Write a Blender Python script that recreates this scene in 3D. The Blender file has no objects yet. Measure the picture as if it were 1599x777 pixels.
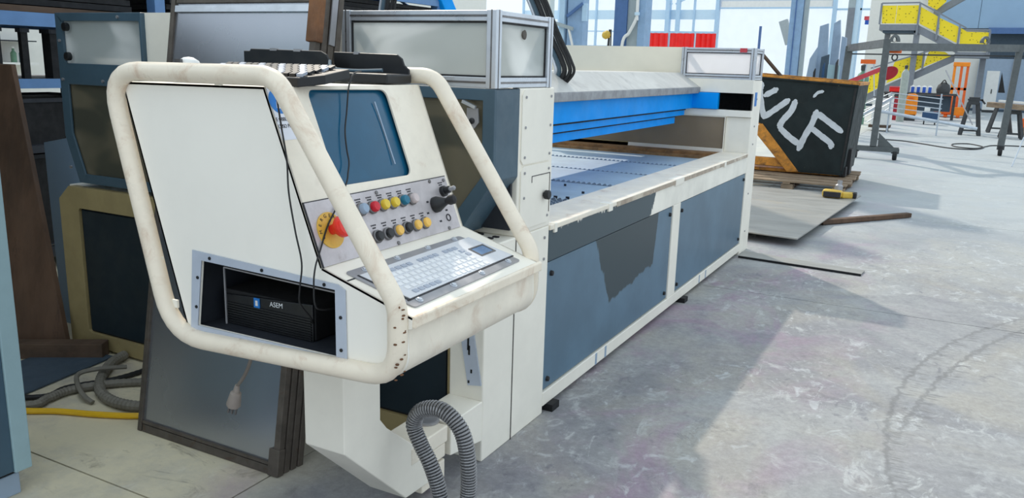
import bpy, math, random
from mathutils import Vector, Matrix
from mathutils.geometry import tessellate_polygon

scene = bpy.context.scene
COL = scene.collection
random.seed(4)
V = Vector

# ------------------------------------------------------------------ camera
cam_data = bpy.data.cameras.new('camera')
cam_data.sensor_width = 36.0
cam_data.lens = 1281.5 * 36.0 / 1599.0
cam_data.clip_end = 300
cam = bpy.data.objects.new('camera', cam_data)
COL.objects.link(cam)
cam.matrix_world = Matrix(((0.88129, -0.12842, 0.45479, 0.0),
                           (0.47172, 0.18122, -0.86293, 0.0),
                           (0.02840, 0.97502, 0.22029, 1.65),
                           (0, 0, 0, 1)))
scene.camera = cam

# ------------------------------------------------------------------ sky, sun, exposure
world = bpy.data.worlds.new('sky')
scene.world = world
world.use_nodes = True
wb = world.node_tree.nodes['Background']
wb.inputs[0].default_value = (0.80, 0.91, 1.0, 1)
wb.inputs[1].default_value = 1.2
sun_data = bpy.data.lights.new('sun', 'SUN')
sun_data.energy = 2.35
sun_data.angle = math.radians(1.2)
sun_data.color = (1.0, 0.90, 0.76)
sun = bpy.data.objects.new('sun', sun_data)
sun.rotation_euler = V((0.80, -0.85, -1.0)).to_track_quat('-Z', 'Y').to_euler()
sun.location = (-10, 10, 15)
COL.objects.link(sun)
scene.view_settings.view_transform = 'Standard'
scene.view_settings.look = 'None'
scene.view_settings.exposure = 0.0
scene.view_settings.gamma = 1.0

# ------------------------------------------------------------------ materials
def lin(c):
    return tuple(((x / 255) / 12.92 if x / 255 <= 0.04045 else ((x / 255 + 0.055) / 1.055) ** 2.4) for x in c) + (1,)

def new_mat(name):
    m = bpy.data.materials.new(name)
    m.use_nodes = True
    nt = m.node_tree
    return m, nt, nt.nodes['Principled BSDF']

def nd(nt, t, **k):
    n = nt.nodes.new(t)
    for a, b in k.items():
        setattr(n, a, b)
    return n

def setin(nt, sock, v):
    if hasattr(v, 'is_linked'):
        nt.links.new(v, sock)
    else:
        sock.default_value = v

def mth(nt, op, a, b=0.0, c=0.0, clamp=False):
    n = nd(nt, 'ShaderNodeMath', operation=op, use_clamp=clamp)
    setin(nt, n.inputs[0], a); setin(nt, n.inputs[1], b); setin(nt, n.inputs[2], c)
    return n.outputs[0]

def noise(nt, vec, scale, detail=5, rough=0.6, dist=0.0):
    n = nd(nt, 'ShaderNodeTexNoise')
    setin(nt, n.inputs['Vector'], vec)
    n.inputs['Scale'].default_value = scale
    n.inputs['Detail'].default_value = detail
    n.inputs['Roughness'].default_value = rough
    n.inputs['Distortion'].default_value = dist
    return n.outputs['Fac']

def ramp(nt, f, lo, hi, a=0.0, b=1.0):
    n = nd(nt, 'ShaderNodeMapRange', interpolation_type='SMOOTHSTEP')
    setin(nt, n.inputs[0], f)
    for i, v in enumerate((lo, hi, a, b)):
        n.inputs[i + 1].default_value = v
    return n.outputs[0]

def mix(nt, f, a, b):
    n = nd(nt, 'ShaderNodeMix', data_type='RGBA')
    setin(nt, n.inputs[0], f); setin(nt, n.inputs[6], a); setin(nt, n.inputs[7], b)
    return n.outputs[2]

def position(nt):
    return nd(nt, 'ShaderNodeNewGeometry').outputs['Position']

def stretch(nt, vec, s):
    n = nd(nt, 'ShaderNodeVectorMath', operation='MULTIPLY')
    nt.links.new(vec, n.inputs[0]); n.inputs[1].default_value = s
    return n.outputs[0]

def mat(name, rgb, rough=0.5, metal=0.0, var=0.12, scale=7.0, dirt=None, dirt_at=(0.58, 0.72), dirt_scale=5.0,
        grain=None, bump=0.0, bump_scale=120, spec=None, dirt_amount=0.8, rvar=1.0):
    m, nt, p = new_mat(name)
    pos = position(nt)
    v = stretch(nt, pos, grain) if grain else pos
    base = lin(rgb)
    dark = tuple(c * (1 - var) for c in base[:3]) + (1,)
    lite = tuple(min(1, c * (1 + var * 0.6)) for c in base[:3]) + (1,)
    col = mix(nt, ramp(nt, noise(nt, v, scale, 6, 0.65), 0.3, 0.7), dark, lite)
    if dirt:
        f = ramp(nt, noise(nt, v, dirt_scale, 8, 0.7, 0.6), dirt_at[0], dirt_at[1], 0.0, dirt_amount)
        col = mix(nt, f, col, lin(dirt))
    nt.links.new(col, p.inputs['Base Color'])
    p.inputs['Metallic'].default_value = metal
    r = ramp(nt, noise(nt, v, scale * 2.3, 4), 0.3, 0.7, max(0.02, rough - 0.08 * rvar), min(1, rough + 0.1 * rvar))
    nt.links.new(r, p.inputs['Roughness'])
    if spec is not None:
        p.inputs['Specular IOR Level'].default_value = spec
    if bump:
        b = nd(nt, 'ShaderNodeBump'); b.inputs['Strength'].default_value = bump; b.inputs['Distance'].default_value = 0.01
        nt.links.new(noise(nt, v, bump_scale, 3), b.inputs['Height']); nt.links.new(b.outputs[0], p.inputs['Normal'])
    return m

def pane_mat(name, rgb, alpha, rough, smear=None, glow=0.0):
    """scuffed clear plastic: part see-through, part reflecting / scattering"""
    m, nt, p = new_mat(name)
    pos = position(nt)
    c = lin(rgb)
    f = ramp(nt, noise(nt, pos, 2.4, 3, 0.5, 0.4), 0.3, 0.75)
    col = mix(nt, f, tuple(x * 0.8 for x in c[:3]) + (1,), c)
    if smear:
        f2 = ramp(nt, noise(nt, stretch(nt, pos, (1.0, 1.0, 1.7)), 2.1, 2, 0.4, 0.7), 0.48, 0.62, 0, 0.8)
        col = mix(nt, f2, col, lin(smear))
    nt.links.new(col, p.inputs['Base Color'])
    p.inputs['Roughness'].default_value = rough
    p.inputs['Alpha'].default_value = alpha
    if glow:     # milky plastic lets light through from behind
        tb = nd(nt, 'ShaderNodeBsdfTranslucent'); tb.inputs['Color'].default_value = c
        mx = nd(nt, 'ShaderNodeMixShader'); mx.inputs[0].default_value = glow
        nt.links.new(p.outputs[0], mx.inputs[1]); nt.links.new(tb.outputs[0], mx.inputs[2])
        nt.links.new(mx.outputs[0], nt.nodes['Material Output'].inputs['Surface'])
    return m

M = {}
M['beige'] = mat('beige_paint', (243, 238, 225), 0.42, var=0.05, scale=3, dirt=(168, 138, 108), dirt_at=(0.66, 0.9), dirt_scale=3.0, dirt_amount=0.55)
M['cream'] = mat('cream_plate', (250, 242, 222), 0.5, var=0.02)
M['beige_worn'] = mat('worn_beige_paint', (240, 231, 214), 0.45, var=0.08, scale=6, dirt=(186, 150, 120), dirt_at=(0.52, 0.8), dirt_scale=7, dirt_amount=0.6)
M['tube'] = mat('rubbed_beige_tube', (240, 228, 208), 0.34, var=0.06, scale=6, dirt=(180, 134, 96), dirt_at=(0.5, 0.74), dirt_scale=7, dirt_amount=0.6)
M['plate_white'] = mat('side_plate_paint', (246, 242, 232), 0.45, var=0.03, scale=2, dirt=(190, 160, 130), dirt_at=(0.72, 0.95), dirt_scale=4, dirt_amount=0.4)
M['worn_edge'] = mat('worn_rail_edge', (172, 156, 138), 0.5, var=0.2, scale=14, dirt=(214, 204, 186), dirt_at=(0.5, 0.62))
M['tan'] = mat('tan_paint', (160, 144, 102), 0.5, var=0.1, dirt=(120, 95, 62), dirt_at=(0.6, 0.85))
M['hood'] = mat('blue_grey_paint', (66, 90, 105), 0.42, var=0.1, scale=5)
M['dark_panel'] = mat('dark_slate_panel', (28, 42, 50), 0.5, var=0.12, scale=4, spec=0.3)
M['alu'] = mat('aluminium_profile', (206, 211, 218), 0.34, metal=0.75, var=0.06)
M['alu_flange'] = mat('bare_flange', (196, 205, 220), 0.4, metal=0.3, var=0.06)
M['steel'] = mat('steel', (160, 160, 164), 0.42, metal=0.55, var=0.12)
M['panel_metal'] = mat('engraved_panel_metal', (196, 190, 192), 0.42, metal=0.35, var=0.14, scale=12, dirt=(140, 128, 126), dirt_at=(0.55, 0.8))
M['pane'] = pane_mat('scuffed_clear_plastic', (246, 248, 246), 0.84, 0.18, (150, 160, 158), 0.35)
M['pane_sunlit'] = pane_mat('sunlit_clear_plastic', (250, 250, 252), 0.7, 0.2, None, 0.6)  # whiter copy of the clear plastic, sunlight put into its colour
M['pane_dark'] = pane_mat('smoky_plastic', (118, 112, 94), 0.88, 0.12, (72, 74, 66))
M['pane_brown'] = pane_mat('brown_plastic', (150, 132, 108), 0.9, 0.25)
M['black'] = mat('black_plastic', (24, 26, 29), 0.4, var=0.2)
M['black_matte'] = mat('black_matte', (16, 17, 20), 0.75, var=0.2)
M['rubber'] = mat('black_rubber', (28, 28, 30), 0.6, var=0.15)
M['blue'] = mat('blue_cover', (0, 152, 244), 0.5, var=0.08, scale=3, spec=0.15)
M['cover_grey'] = mat('worn_gantry_cover', (196, 196, 192), 0.5, metal=0.15, var=0.1, scale=4, dirt=(150, 150, 150), dirt_at=(0.5, 0.75))
M['cover_lip'] = mat('scuffed_gantry_lip', (150, 152, 156), 0.5, metal=0.2, var=0.25, scale=10)
M['slat'] = mat('cutting_slat_steel', (150, 166, 184), 0.5, var=0.16, scale=5)
M['bed_plate'] = mat('cutting_bed_plate', (180, 200, 212), 0.5, var=0.1, scale=4)
M['rust'] = mat('rust', (122, 84, 56), 0.8, var=0.35, scale=9, dirt=(60, 44, 36), dirt_scale=6)
M['rust_bed'] = mat('rusty_tray', (150, 112, 72), 0.75, var=0.4, scale=14, dirt=(84, 62, 46), dirt_scale=10)
M['rust_frame'] = mat('rusty_frame', (92, 85, 78), 0.6, metal=0.3, var=0.25, scale=12, dirt=(84, 58, 40), dirt_scale=16)
M['grey_sheet'] = mat('mill_scale_sheet', (176, 180, 188), 0.27, metal=0.88, var=0.03, scale=1.0, rvar=0.15)
M['screen'] = mat('crt_glass', (22, 86, 118), 0.14, var=0.12, scale=6)
M['membrane'] = mat('membrane', (214, 216, 220), 0.4, var=0.05)
M['key'] = mat('key_white', (232, 234, 236), 0.4, var=0.05)
M['key_grey'] = mat('key_grey', (168, 176, 190), 0.4, var=0.05)
M['touch'] = mat('touchpad', (96, 128, 166), 0.3, var=0.1)
M['red_btn'] = mat('red_plastic', (206, 24, 44), 0.35, var=0.1)
M['estop'] = mat('estop_red', (232, 50, 36), 0.32, var=0.12)
M['yellow_btn'] = mat('yellow_plastic', (224, 192, 56), 0.35, var=0.12)
M['amber_btn'] = mat('amber_plastic', (240, 190, 90), 0.35, var=0.1)
M['teal_btn'] = mat('teal_plastic', (26, 112, 140), 0.35, var=0.1)
M['white_btn'] = mat('pale_plastic', (206, 192, 190), 0.35, var=0.1)
M['ring'] = mat('button_ring', (120, 118, 118), 0.3, metal=0.8)
M['disc_yellow'] = mat('yellow_disc', (222, 178, 70), 0.45, var=0.12, scale=20)
M['ink'] = mat('dark_ink', (40, 40, 46), 0.6)
M['white_print'] = mat('white_print', (225, 228, 230), 0.5)
M['sticker'] = mat('sticker_white', (226, 230, 240), 0.5, var=0.03)
M['sticker_blue'] = mat('sticker_blue', (30, 120, 200), 0.5)
M['hose'] = mat('corrugated_hose', (150, 150, 152), 0.32, metal=0.5, var=0.15, scale=20)
M['floor_hose'] = mat('grey_floor_hose', (122, 118, 108), 0.6, var=0.2)
M['yellow_hose'] = mat('yellow_hose', (222, 176, 20), 0.45, var=0.1)
M['cable_grey'] = mat('grey_cord', (120, 112, 104), 0.5)
M['plug'] = mat('grey_plug', (150, 140, 132), 0.5)
M['brown'] = mat('brown_plank', (92, 70, 54), 0.8, var=0.4, scale=5, grain=(1, 1, 0.25), dirt=(58, 44, 36), dirt_scale=5)
M['rack_blue'] = mat('rack_blue', (96, 136, 184), 0.45, var=0.08)
M['rack_dark'] = mat('rack_dark', (40, 44, 52), 0.6)
M['cabinet_light'] = mat('pale_blue_paint', (152, 180, 188), 0.4, var=0.05)
M['cabinet_dark'] = mat('slate_blue_panel', (62, 88, 106), 0.4, var=0.06)
M['skip'] = mat('black_skip_paint', (28, 39, 41), 0.6, var=0.3, scale=3, spec=0.3, dirt=(104, 98, 80), dirt_at=(0.66, 0.74), dirt_scale=7, dirt_amount=0.7)
M['skip_orange'] = mat('worn_orange_paint', (206, 138, 50), 0.55, var=0.3, scale=8, dirt=(96, 70, 48), dirt_at=(.48, .66), dirt_scale=5)
M['spray'] = mat('white_spray_paint', (206, 212, 218), 0.6, var=0.1, scale=12)
M['wood'] = mat('pallet_wood', (146, 126, 104), 0.8, var=0.35, scale=9, grain=(0.25, 1, 1), dirt=(96, 78, 62))
M['wood_dark'] = mat('dark_wood', (90, 72, 58), 0.85, var=0.3, scale=9, grain=(1, 0.25, 1))
M['sheet_steel'] = mat('floor_steel_plate', (150, 150, 146), 0.5, metal=0.1, var=0.15, scale=3, grain=(0.5, 2, 1), dirt=(176, 160, 130), dirt_at=(0.55, 0.8), dirt_scale=2.5)
M['tool_yellow'] = mat('tool_yellow', (214, 178, 70), 0.45)
M['crane'] = mat('crane_grey', (94, 99, 100), 0.5, metal=0.2, var=0.15)
M['col_blue'] = mat('column_blue', (140, 170, 202), 0.45, var=0.1)
M['col_dark'] = mat('column_dark_blue', (74, 108, 158), 0.45, var=0.1)
M['col_grey'] = mat('column_grey', (160, 172, 176), 0.5, var=0.06)
M['mullion'] = mat('pale_blue_mullion', (176, 206, 230), 0.5, var=0.04)
M['band'] = mat('pale_blue_band', (198, 222, 238), 0.5, var=0.03)
M['yellow'] = mat('safety_yellow', (240, 214, 30), 0.5, var=0.05)
M['stair_grey'] = mat('stair_grey', (124, 130, 138), 0.5, var=0.08)
M['wall_white'] = mat('white_wall', (226, 226, 220), 0.7, var=0.03)
M['clad'] = mat('blue_grey_cladding', (146, 176, 204), 0.5, var=0.06, scale=0.6)
M['clad_dark'] = mat('dark_recess', (66, 82, 96), 0.7, var=0.1)
M['clad_grey'] = mat('grey_blue_wall', (150, 168, 188), 0.6, var=0.05)
M['red'] = mat('welding_curtain', (240, 26, 20), 0.5, var=0.1, scale=3)
M['orange'] = mat('orange_paint', (242, 140, 20), 0.45, var=0.1)
M['orange_red'] = mat('orange_red_paint', (226, 100, 28), 0.45, var=0.12)
M['navy'] = mat('navy_box', (36, 72, 110), 0.5)
M['royal'] = mat('royal_blue', (30, 84, 180), 0.45)
M['white'] = mat('white_paint', (230, 230, 226), 0.5, var=0.04)
M['dark_red'] = mat('dark_red', (160, 14, 34), 0.5)
M['pink_red'] = mat('red_arm', (206, 70, 80), 0.5)
M['green'] = mat('gas_green', (96, 136, 112), 0.5)
M['gas_grey'] = mat('gas_grey', (160, 168, 160), 0.5)
M['trestle'] = mat('trestle_dark', (60, 62, 64), 0.7, var=0.2)
M['zinc'] = mat('zinc_bar', (190, 200, 210), 0.4, metal=0.4)
M['standing_sheet'] = mat('standing_sheet', (150, 168, 188), 0.45, metal=0.3, var=0.15, scale=2)
M['glass'] = pane_mat('clear_glazing', (236, 244, 250), 0.14, 0.05)

# yellow sheet with round holes
def perforated():
    m, nt, p = new_mat('perforated_yellow')
    vor = nd(nt, 'ShaderNodeTexVoronoi'); vor.inputs['Scale'].default_value = 7.5; vor.inputs['Randomness'].default_value = 0.55
    nt.links.new(position(nt), vor.inputs['Vector'])
    f = ramp(nt, vor.outputs['Distance'], 0.17, 0.24)
    nt.links.new(mix(nt, f, lin((150, 134, 20)), lin((242, 216, 28))), p.inputs['Base Color'])
    p.inputs['Roughness'].default_value = 0.5
    return m
M['perforated'] = perforated()

# region of the (y, z) plane with a ragged edge: product of noisy half planes a*y + b*z + c > 0
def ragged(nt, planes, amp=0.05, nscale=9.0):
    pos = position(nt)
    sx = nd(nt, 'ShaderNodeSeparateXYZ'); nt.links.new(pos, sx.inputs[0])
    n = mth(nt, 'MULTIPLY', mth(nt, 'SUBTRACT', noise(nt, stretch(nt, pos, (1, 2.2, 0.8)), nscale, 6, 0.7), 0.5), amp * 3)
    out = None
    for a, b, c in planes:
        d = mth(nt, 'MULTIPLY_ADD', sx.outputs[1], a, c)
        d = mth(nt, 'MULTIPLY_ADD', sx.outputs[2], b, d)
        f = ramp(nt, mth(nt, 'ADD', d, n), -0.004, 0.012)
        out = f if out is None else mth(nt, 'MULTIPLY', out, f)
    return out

def patched(name, base, patch, planes, rough=0.42, extra=None, amp=0.05, smooth=0.03):
    m, nt, p = new_mat(name)
    pos = position(nt)
    b = lin(base)
    col = mix(nt, ramp(nt, noise(nt, pos, 2.2, 5), 0.3, 0.7), tuple(c * 0.84 for c in b[:3]) + (1,), tuple(c * 1.1 for c in b[:3]) + (1,))
    sc = ramp(nt, noise(nt, stretch(nt, pos, (1, 3, 14)), 7, 5, 0.75, 0.8), 0.70, 0.76, 0, 0.35)
    col = mix(nt, sc, col, lin((170, 180, 190)))
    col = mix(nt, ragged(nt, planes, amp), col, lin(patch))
    if extra:
        col = mix(nt, ragged(nt, extra[1], 0.02), col, lin(extra[0]))
    nt.links.new(col, p.inputs['Base Color'])
    p.inputs['Roughness'].default_value = rough
    return m
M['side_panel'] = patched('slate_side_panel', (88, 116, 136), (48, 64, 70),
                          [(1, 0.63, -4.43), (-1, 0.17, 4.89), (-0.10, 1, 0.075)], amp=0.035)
M['rail_face'] = patched('beige_rail_overpainted', (240, 236, 224), (56, 74, 82),
                         [(-1, 0.6, 4.36), (0, -1, 0.915)], amp=0.05)

# concrete: blotches, trowel smears, grime, painted shade, two tyre arcs
def concrete():
    m, nt, p = new_mat('power_trowelled_concrete')
    pos = position(nt)
    sx = nd(nt, 'ShaderNodeSeparateXYZ'); nt.links.new(pos, sx.inputs[0])
    X, Y = sx.outputs[0], sx.outputs[1]
    big = noise(nt, pos, 0.55, 6, 0.65, 0.8)
    col = mix(nt, ramp(nt, big, 0.35, 0.65), lin((135, 136, 140)), lin((166, 167, 166)))
    warm = ramp(nt, noise(nt, pos, 0.9, 4, 0.6, 1.5), 0.42, 0.68, 0, 0.6)
    col = mix(nt, warm, col, lin((166, 162, 152)))
    shade_lilac = ramp(nt, noise(nt, stretch(nt, pos, (1.4, 0.9, 1)), 1.3, 5, 0.65, 0.7), 0.47, 0.68, 0, 0.85)  # purple cast of the shade beside the machine, painted in
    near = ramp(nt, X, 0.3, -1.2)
    shade_lilac = mth(nt, 'MULTIPLY', shade_lilac, near)
    col = mix(nt, shade_lilac, col, lin((156, 134, 152)))
    # pale trowel smears and dark scuffs, in patches
    patch = ramp(nt, noise(nt, pos, 0.9, 3, 0.5, 0.3), 0.40, 0.60, 0.12, 1)
    for sc, dist, lo, hi, off, amt, tone in ((4.5, 1.3, .55, .66, 3.1, .6, (206, 209, 208)), (8.0, 0.9, .56, .66, 9.3, .6, (200, 204, 206)), (2.6, 1.6, .56, .70, 15.0, .5, (196, 198, 196)), (6.0, 1.2, .58, .68, 22.0, .6, (112, 112, 120)), (13.0, 0.8, .60, .70, 31.0, .6, (104, 102, 106))):
        mp = nd(nt, 'ShaderNodeMapping'); mp.inputs['Location'].default_value = (off, off * 2, 0); mp.inputs['Scale'].default_value = (1.25, 0.8, 1)
        nt.links.new(pos, mp.inputs['Vector'])
        s1 = mth(nt, 'MULTIPLY', ramp(nt, noise(nt, mp.outputs[0], sc, 9, 0.68, dist), lo, hi, 0, amt), patch)
        col = mix(nt, s1, col, lin(tone))
    # grime, then the shade in front of the machine painted in darker
    gr = ramp(nt, noise(nt, pos, 3.1, 10, 0.78, 0.4), 0.54, 0.72, 0, 0.6)
    col = mix(nt, gr, col, lin((104, 104, 108)))
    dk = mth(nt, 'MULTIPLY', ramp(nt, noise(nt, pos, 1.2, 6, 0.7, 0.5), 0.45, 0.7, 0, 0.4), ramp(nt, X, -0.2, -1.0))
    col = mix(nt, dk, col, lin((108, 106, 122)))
    fine = ramp(nt, noise(nt, pos, 26, 8, 0.8), 0.3, 0.75, 0.82, 1.14)
    fm = nd(nt, 'ShaderNodeVectorMath', operation='SCALE'); nt.links.new(col, fm.inputs[0]); nt.links.new(fine, fm.inputs['Scale'])
    col = fm.outputs[0]
    # yellowish dirt towards the hoses on the left
    lf = mth(nt, 'MULTIPLY', ramp(nt, X, -2.0, -2.6), ramp(nt, noise(nt, pos, 2.0, 7, 0.7), 0.3, 0.6, 0.4, 0.95))
    col = mix(nt, lf, col, lin((222, 212, 182)))
    gl = mth(nt, 'MULTIPLY', ramp(nt, X, -2.0, -2.6), ramp(nt, noise(nt, stretch(nt, pos, (1, 2.2, 1)), 2.6, 8, 0.7, 1.0), 0.56, 0.72, 0, 0.8))
    col = mix(nt, gl, col, lin((104, 94, 78)))
    # tyre marks
    rag = mth(nt, 'MULTIPLY', mth(nt, 'SUBTRACT', noise(nt, pos, 16, 4), 0.5), 0.09)
    ticks = noise(nt, stretch(nt, pos, (3, 22, 1)), 2.0, 3)
    tot = None
    for cx, cy, rad, ymin in ((4.335, 4.20, 4.43, 3.2), (6.74, 3.37, 6.81, 3.95)):
        dx = mth(nt, 'SUBTRACT', X, cx); dy = mth(nt, 'SUBTRACT', Y, cy)
        d = mth(nt, 'SQRT', mth(nt, 'ADD', mth(nt, 'MULTIPLY', dx, dx), mth(nt, 'MULTIPLY', dy, dy)))
        e = mth(nt, 'ADD', mth(nt, 'SUBTRACT', d, rad), rag)
        core = ramp(nt, mth(nt, 'ABSOLUTE', e), 0.002, 0.022, 0.6, 0)
        fr = mth(nt, 'MULTIPLY', ramp(nt, mth(nt, 'ABSOLUTE', mth(nt, 'ADD', e, 0.04)), 0.01, 0.07, 0.6, 0), ramp(nt, ticks, 0.52, 0.6))
        k = mth(nt, 'MULTIPLY', mth(nt, 'MAXIMUM', core, fr), mth(nt, 'MULTIPLY', ramp(nt, Y, ymin - .2, ymin + .3), ramp(nt, X, 1.5, 0.9)))
        tot = k if tot is None else mth(nt, 'MAXIMUM', tot, k)
    col = mix(nt, tot, col, lin((112, 112, 112)))
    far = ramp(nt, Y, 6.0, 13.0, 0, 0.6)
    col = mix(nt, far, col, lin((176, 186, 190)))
    nt.links.new(col, p.inputs['Base Color'])
    nt.links.new(ramp(nt, noise(nt, pos, 2.5, 6), 0.3, 0.7, 0.5, 0.75), p.inputs['Roughness'])
    p.inputs['Specular IOR Level'].default_value = 0.35
    b = nd(nt, 'ShaderNodeBump'); b.inputs['Strength'].default_value = 0.12; b.inputs['Distance'].default_value = 0.01
    nt.links.new(noise(nt, pos, 40, 5, 0.7), b.inputs['Height']); nt.links.new(b.outputs[0], p.inputs['Normal'])
    return m
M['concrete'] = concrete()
M['joint'] = mat('dark_joint', (70, 68, 64), 0.9)

# ------------------------------------------------------------------ mesh helpers
def root_loc(o):
    while o is not None and o.parent is not None:
        o = o.parent
    return V(o.location) if o is not None else V((0, 0, 0))

def spline(pts, n=8, closed=False):
    pts = [V(p) for p in pts]
    out = []
    N = len(pts)
    rng = range(N) if closed else range(N - 1)
    for i in rng:
        if closed:
            a, b, c, d = (pts[(i + k) % N] for k in (-1, 0, 1, 2))
        else:
            a = pts[max(i - 1, 0)]; b = pts[i]; c = pts[i + 1]; d = pts[min(i + 2, N - 1)]
        for j in range(n):
            t = j / n
            out.append(0.5 * ((2 * b) + (c - a) * t + (2 * a - 5 * b + 4 * c - d) * t * t + (3 * b - a - 3 * c + d) * t ** 3))
    if not closed:
        out.append(pts[-1])
    return out

def rounded(pts, r, n=7, closed=True):
    """polyline with filleted corners"""
    pts = [V(p) for p in pts]
    out = []
    N = len(pts)
    for i, p in enumerate(pts):
        if not closed and i in (0, N - 1):
            out.append(p); continue
        a = pts[i - 1]; b = pts[(i + 1) % N]
        rr = r[i] if isinstance(r, (list, tuple)) else r
        u = (a - p).normalized(); w = (b - p).normalized()
        ang = u.angle(w)
        d = min(rr / math.tan(ang / 2), (a - p).length * 0.48, (b - p).length * 0.48)
        p0 = p + u * d; p1 = p + w * d
        for k in range(n + 1):
            t = k / n
            out.append(p0.lerp(p, t).lerp(p.lerp(p1, t), t))
    return out

class MB:
    def __init__(self):
        self.v = []; self.f = []
    def add(self, vs, fs):
        o = len(self.v)
        self.v += [V(x) for x in vs]
        self.f += [[i + o for i in f] for f in fs]
        return self
    def box(self, x0, x1, y0, y1, z0, z1):
        vs = [(x, y, z) for z in (z0, z1) for y in (y0, y1) for x in (x0, x1)]
        return self.add(vs, [(0, 2, 3, 1), (4, 5, 7, 6), (0, 1, 5, 4), (2, 6, 7, 3), (0, 4, 6, 2), (1, 3, 7, 5)])
    def prism(self, poly, vec):
        n = len(poly); vec = V(vec)
        a = [V(p) for p in poly]
        nrm = V((0, 0, 0))
        for i in range(n):
            nrm += a[i].cross(a[(i + 1) % n])
        if nrm.dot(vec) > 0:
            a = a[::-1]
        b = [p + vec for p in a]
        fs = [list(range(n)), list(range(2 * n - 1, n - 1, -1))]
        fs += [(i, i + n, (i + 1) % n + n, (i + 1) % n)for i in range(n)]
        return self.add(a + b, [f if k < 2 else f for k, f in enumerate(fs)])
    def bar(self, p0, p1, w, h, up=(0, 0, 1)):
        p0 = V(p0); p1 = V(p1); d = (p1 - p0).normalized(); up = V(up)
        if abs(d.dot(up)) > 0.98:
            up = V((0, 1, 0))
        s = d.cross(up).normalized() * (w / 2); t = s.cross(d).normalized() * (h / 2)
        return self.prism([p0 - s - t, p0 + s - t, p0 + s + t, p0 - s + t], p1 - p0)
    def tube(self, path, r, seg=10, closed=False, caps=True):
        path = [V(p) for p in path]; n = len(path)
        rr = r if isinstance(r, (list, tuple)) else [r] * n
        tang = []
        for i in range(n):
            if closed:
                t = path[(i + 1) % n] - path[i - 1]
            else:
                t = path[min(i + 1, n - 1)] - path[max(i - 1, 0)]
            tang.append(t.normalized())
        ref = V((0, 0, 1)) if abs(tang[0].z) < 0.9 else V((1, 0, 0))
        nrm = (ref - tang[0] * ref.dot(tang[0])).normalized()
        vs = []
        for i in range(n):
            nrm = nrm - tang[i] * nrm.dot(tang[i])
            nrm.normalize()
            b = tang[i].cross(nrm)
            for k in range(seg):
                a = 2 * math.pi * k / seg
                vs.append(path[i] + (nrm * math.cos(a) + b * math.sin(a)) * rr[i])
        fs = []
        for i in range(n if closed else n - 1):
            j = (i + 1) % n
            for k in range(seg):
                k2 = (k + 1) % seg
                fs.append((i * seg + k, i * seg + k2, j * seg + k2, j * seg + k))
        if caps and not closed:
            fs.append(list(range(seg))[::-1]); fs.append([(n - 1) * seg + k for k in range(seg)])
        return self.add(vs, fs)
    def cyl(self, p0, p1, r0, r1=None, seg=14):
        return self.tube([p0, p1], [r0, r0 if r1 is None else r1], seg)
    def lathe(self, p, axis, prof, seg=16):
        p = V(p); axis = V(axis).normalized()
        return self.tube([p + axis * a for a, _ in prof], [max(b, 0.0002) for _, b in prof], seg)
    def plate(self, outer, holes, fn, vec):
        """flat polygon with holes: 2D points -> fn(u, v), thickened by vec"""
        loops = [[V((u, v, 0)) for u, v in outer]] + [[V((u, v, 0)) for u, v in h] for h in holes]
        tris = tessellate_polygon(loops)
        flat = [p for l in loops for p in l]
        a = [V(fn(p.x, p.y)) for p in flat]; vec = V(vec); n = len(a)
        fs = []
        for t in tris:
            q = [a[i] for i in t]
            nn = (q[1] - q[0]).cross(q[2] - q[0])
            t = list(t) if nn.dot(vec) < 0 else list(t)[::-1]
            fs.append(t); fs.append([i + n for i in t[::-1]])
        o = 0
        for l in loops:
            m = len(l)
            for i in range(m):
                j = (i + 1) % m
                fs.append((o + i, o + j, o + j + n, o + i + n))
            o += m
        return self.add(a + [p + vec for p in a], fs)
    def mesh(self, name, material, off=V((0, 0, 0)), smooth=False):
        me = bpy.data.meshes.new(name)
        me.from_pydata([tuple(p - off) for p in self.v], [], self.f)
        import bmesh
        bm = bmesh.new(); bm.from_mesh(me)
        bmesh.ops.recalc_face_normals(bm, faces=bm.faces)
        bm.to_mesh(me); bm.free()
        me.materials.append(material)
        if smooth:
            me.polygons.foreach_set('use_smooth', [True] * len(me.polygons))
            me.set_sharp_from_angle(angle=math.radians(42))
        me.update()
        return me
    def build(self, name, material, parent=None, bevel=0.0, smooth=False):
        material = M[material] if isinstance(material, str) else material
        o = bpy.data.objects.new(name, self.mesh(name, material, root_loc(parent), smooth))
        COL.objects.link(o)
        if parent is not None:
            o.parent = parent
        if bevel:
            b = o.modifiers.new('bevel', 'BEVEL'); b.width = bevel; b.segments = 2
            b.limit_method = 'ANGLE'; b.angle_limit = math.radians(40)
        return o

def Bx(*a):
    return MB().box(*a)

def thing(name, label, cat, loc=(0, 0, 0), group=None):
    o = bpy.data.objects.new(name, None)
    o.empty_display_size = 0.1
    COL.objects.link(o)
    o.location = loc
    return tag(o, label, cat, group)

def tag(o, label, cat, group=None):
    o['label'] = label; o['category'] = cat
    if group:
        o['group'] = group
    return o

def struct(o):
    o['kind'] = 'structure'
    return o

def copy_of(o, parent, loc):
    c = o.copy(); COL.objects.link(c)
    c.parent = parent; c.location = loc
    return c

def rrect(u0, u1, v0, v1, r, n=4):
    out = []
    for cu, cv, a0 in ((u1 - r, v1 - r, 0), (u0 + r, v1 - r, 90), (u0 + r, v0 + r, 180), (u1 - r, v0 + r, 270)):
        for k in range(n + 1):
            a = math.radians(a0 + 90 * k / n)
            out.append((cu + r * math.cos(a), cv + r * math.sin(a)))
    return out

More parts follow.
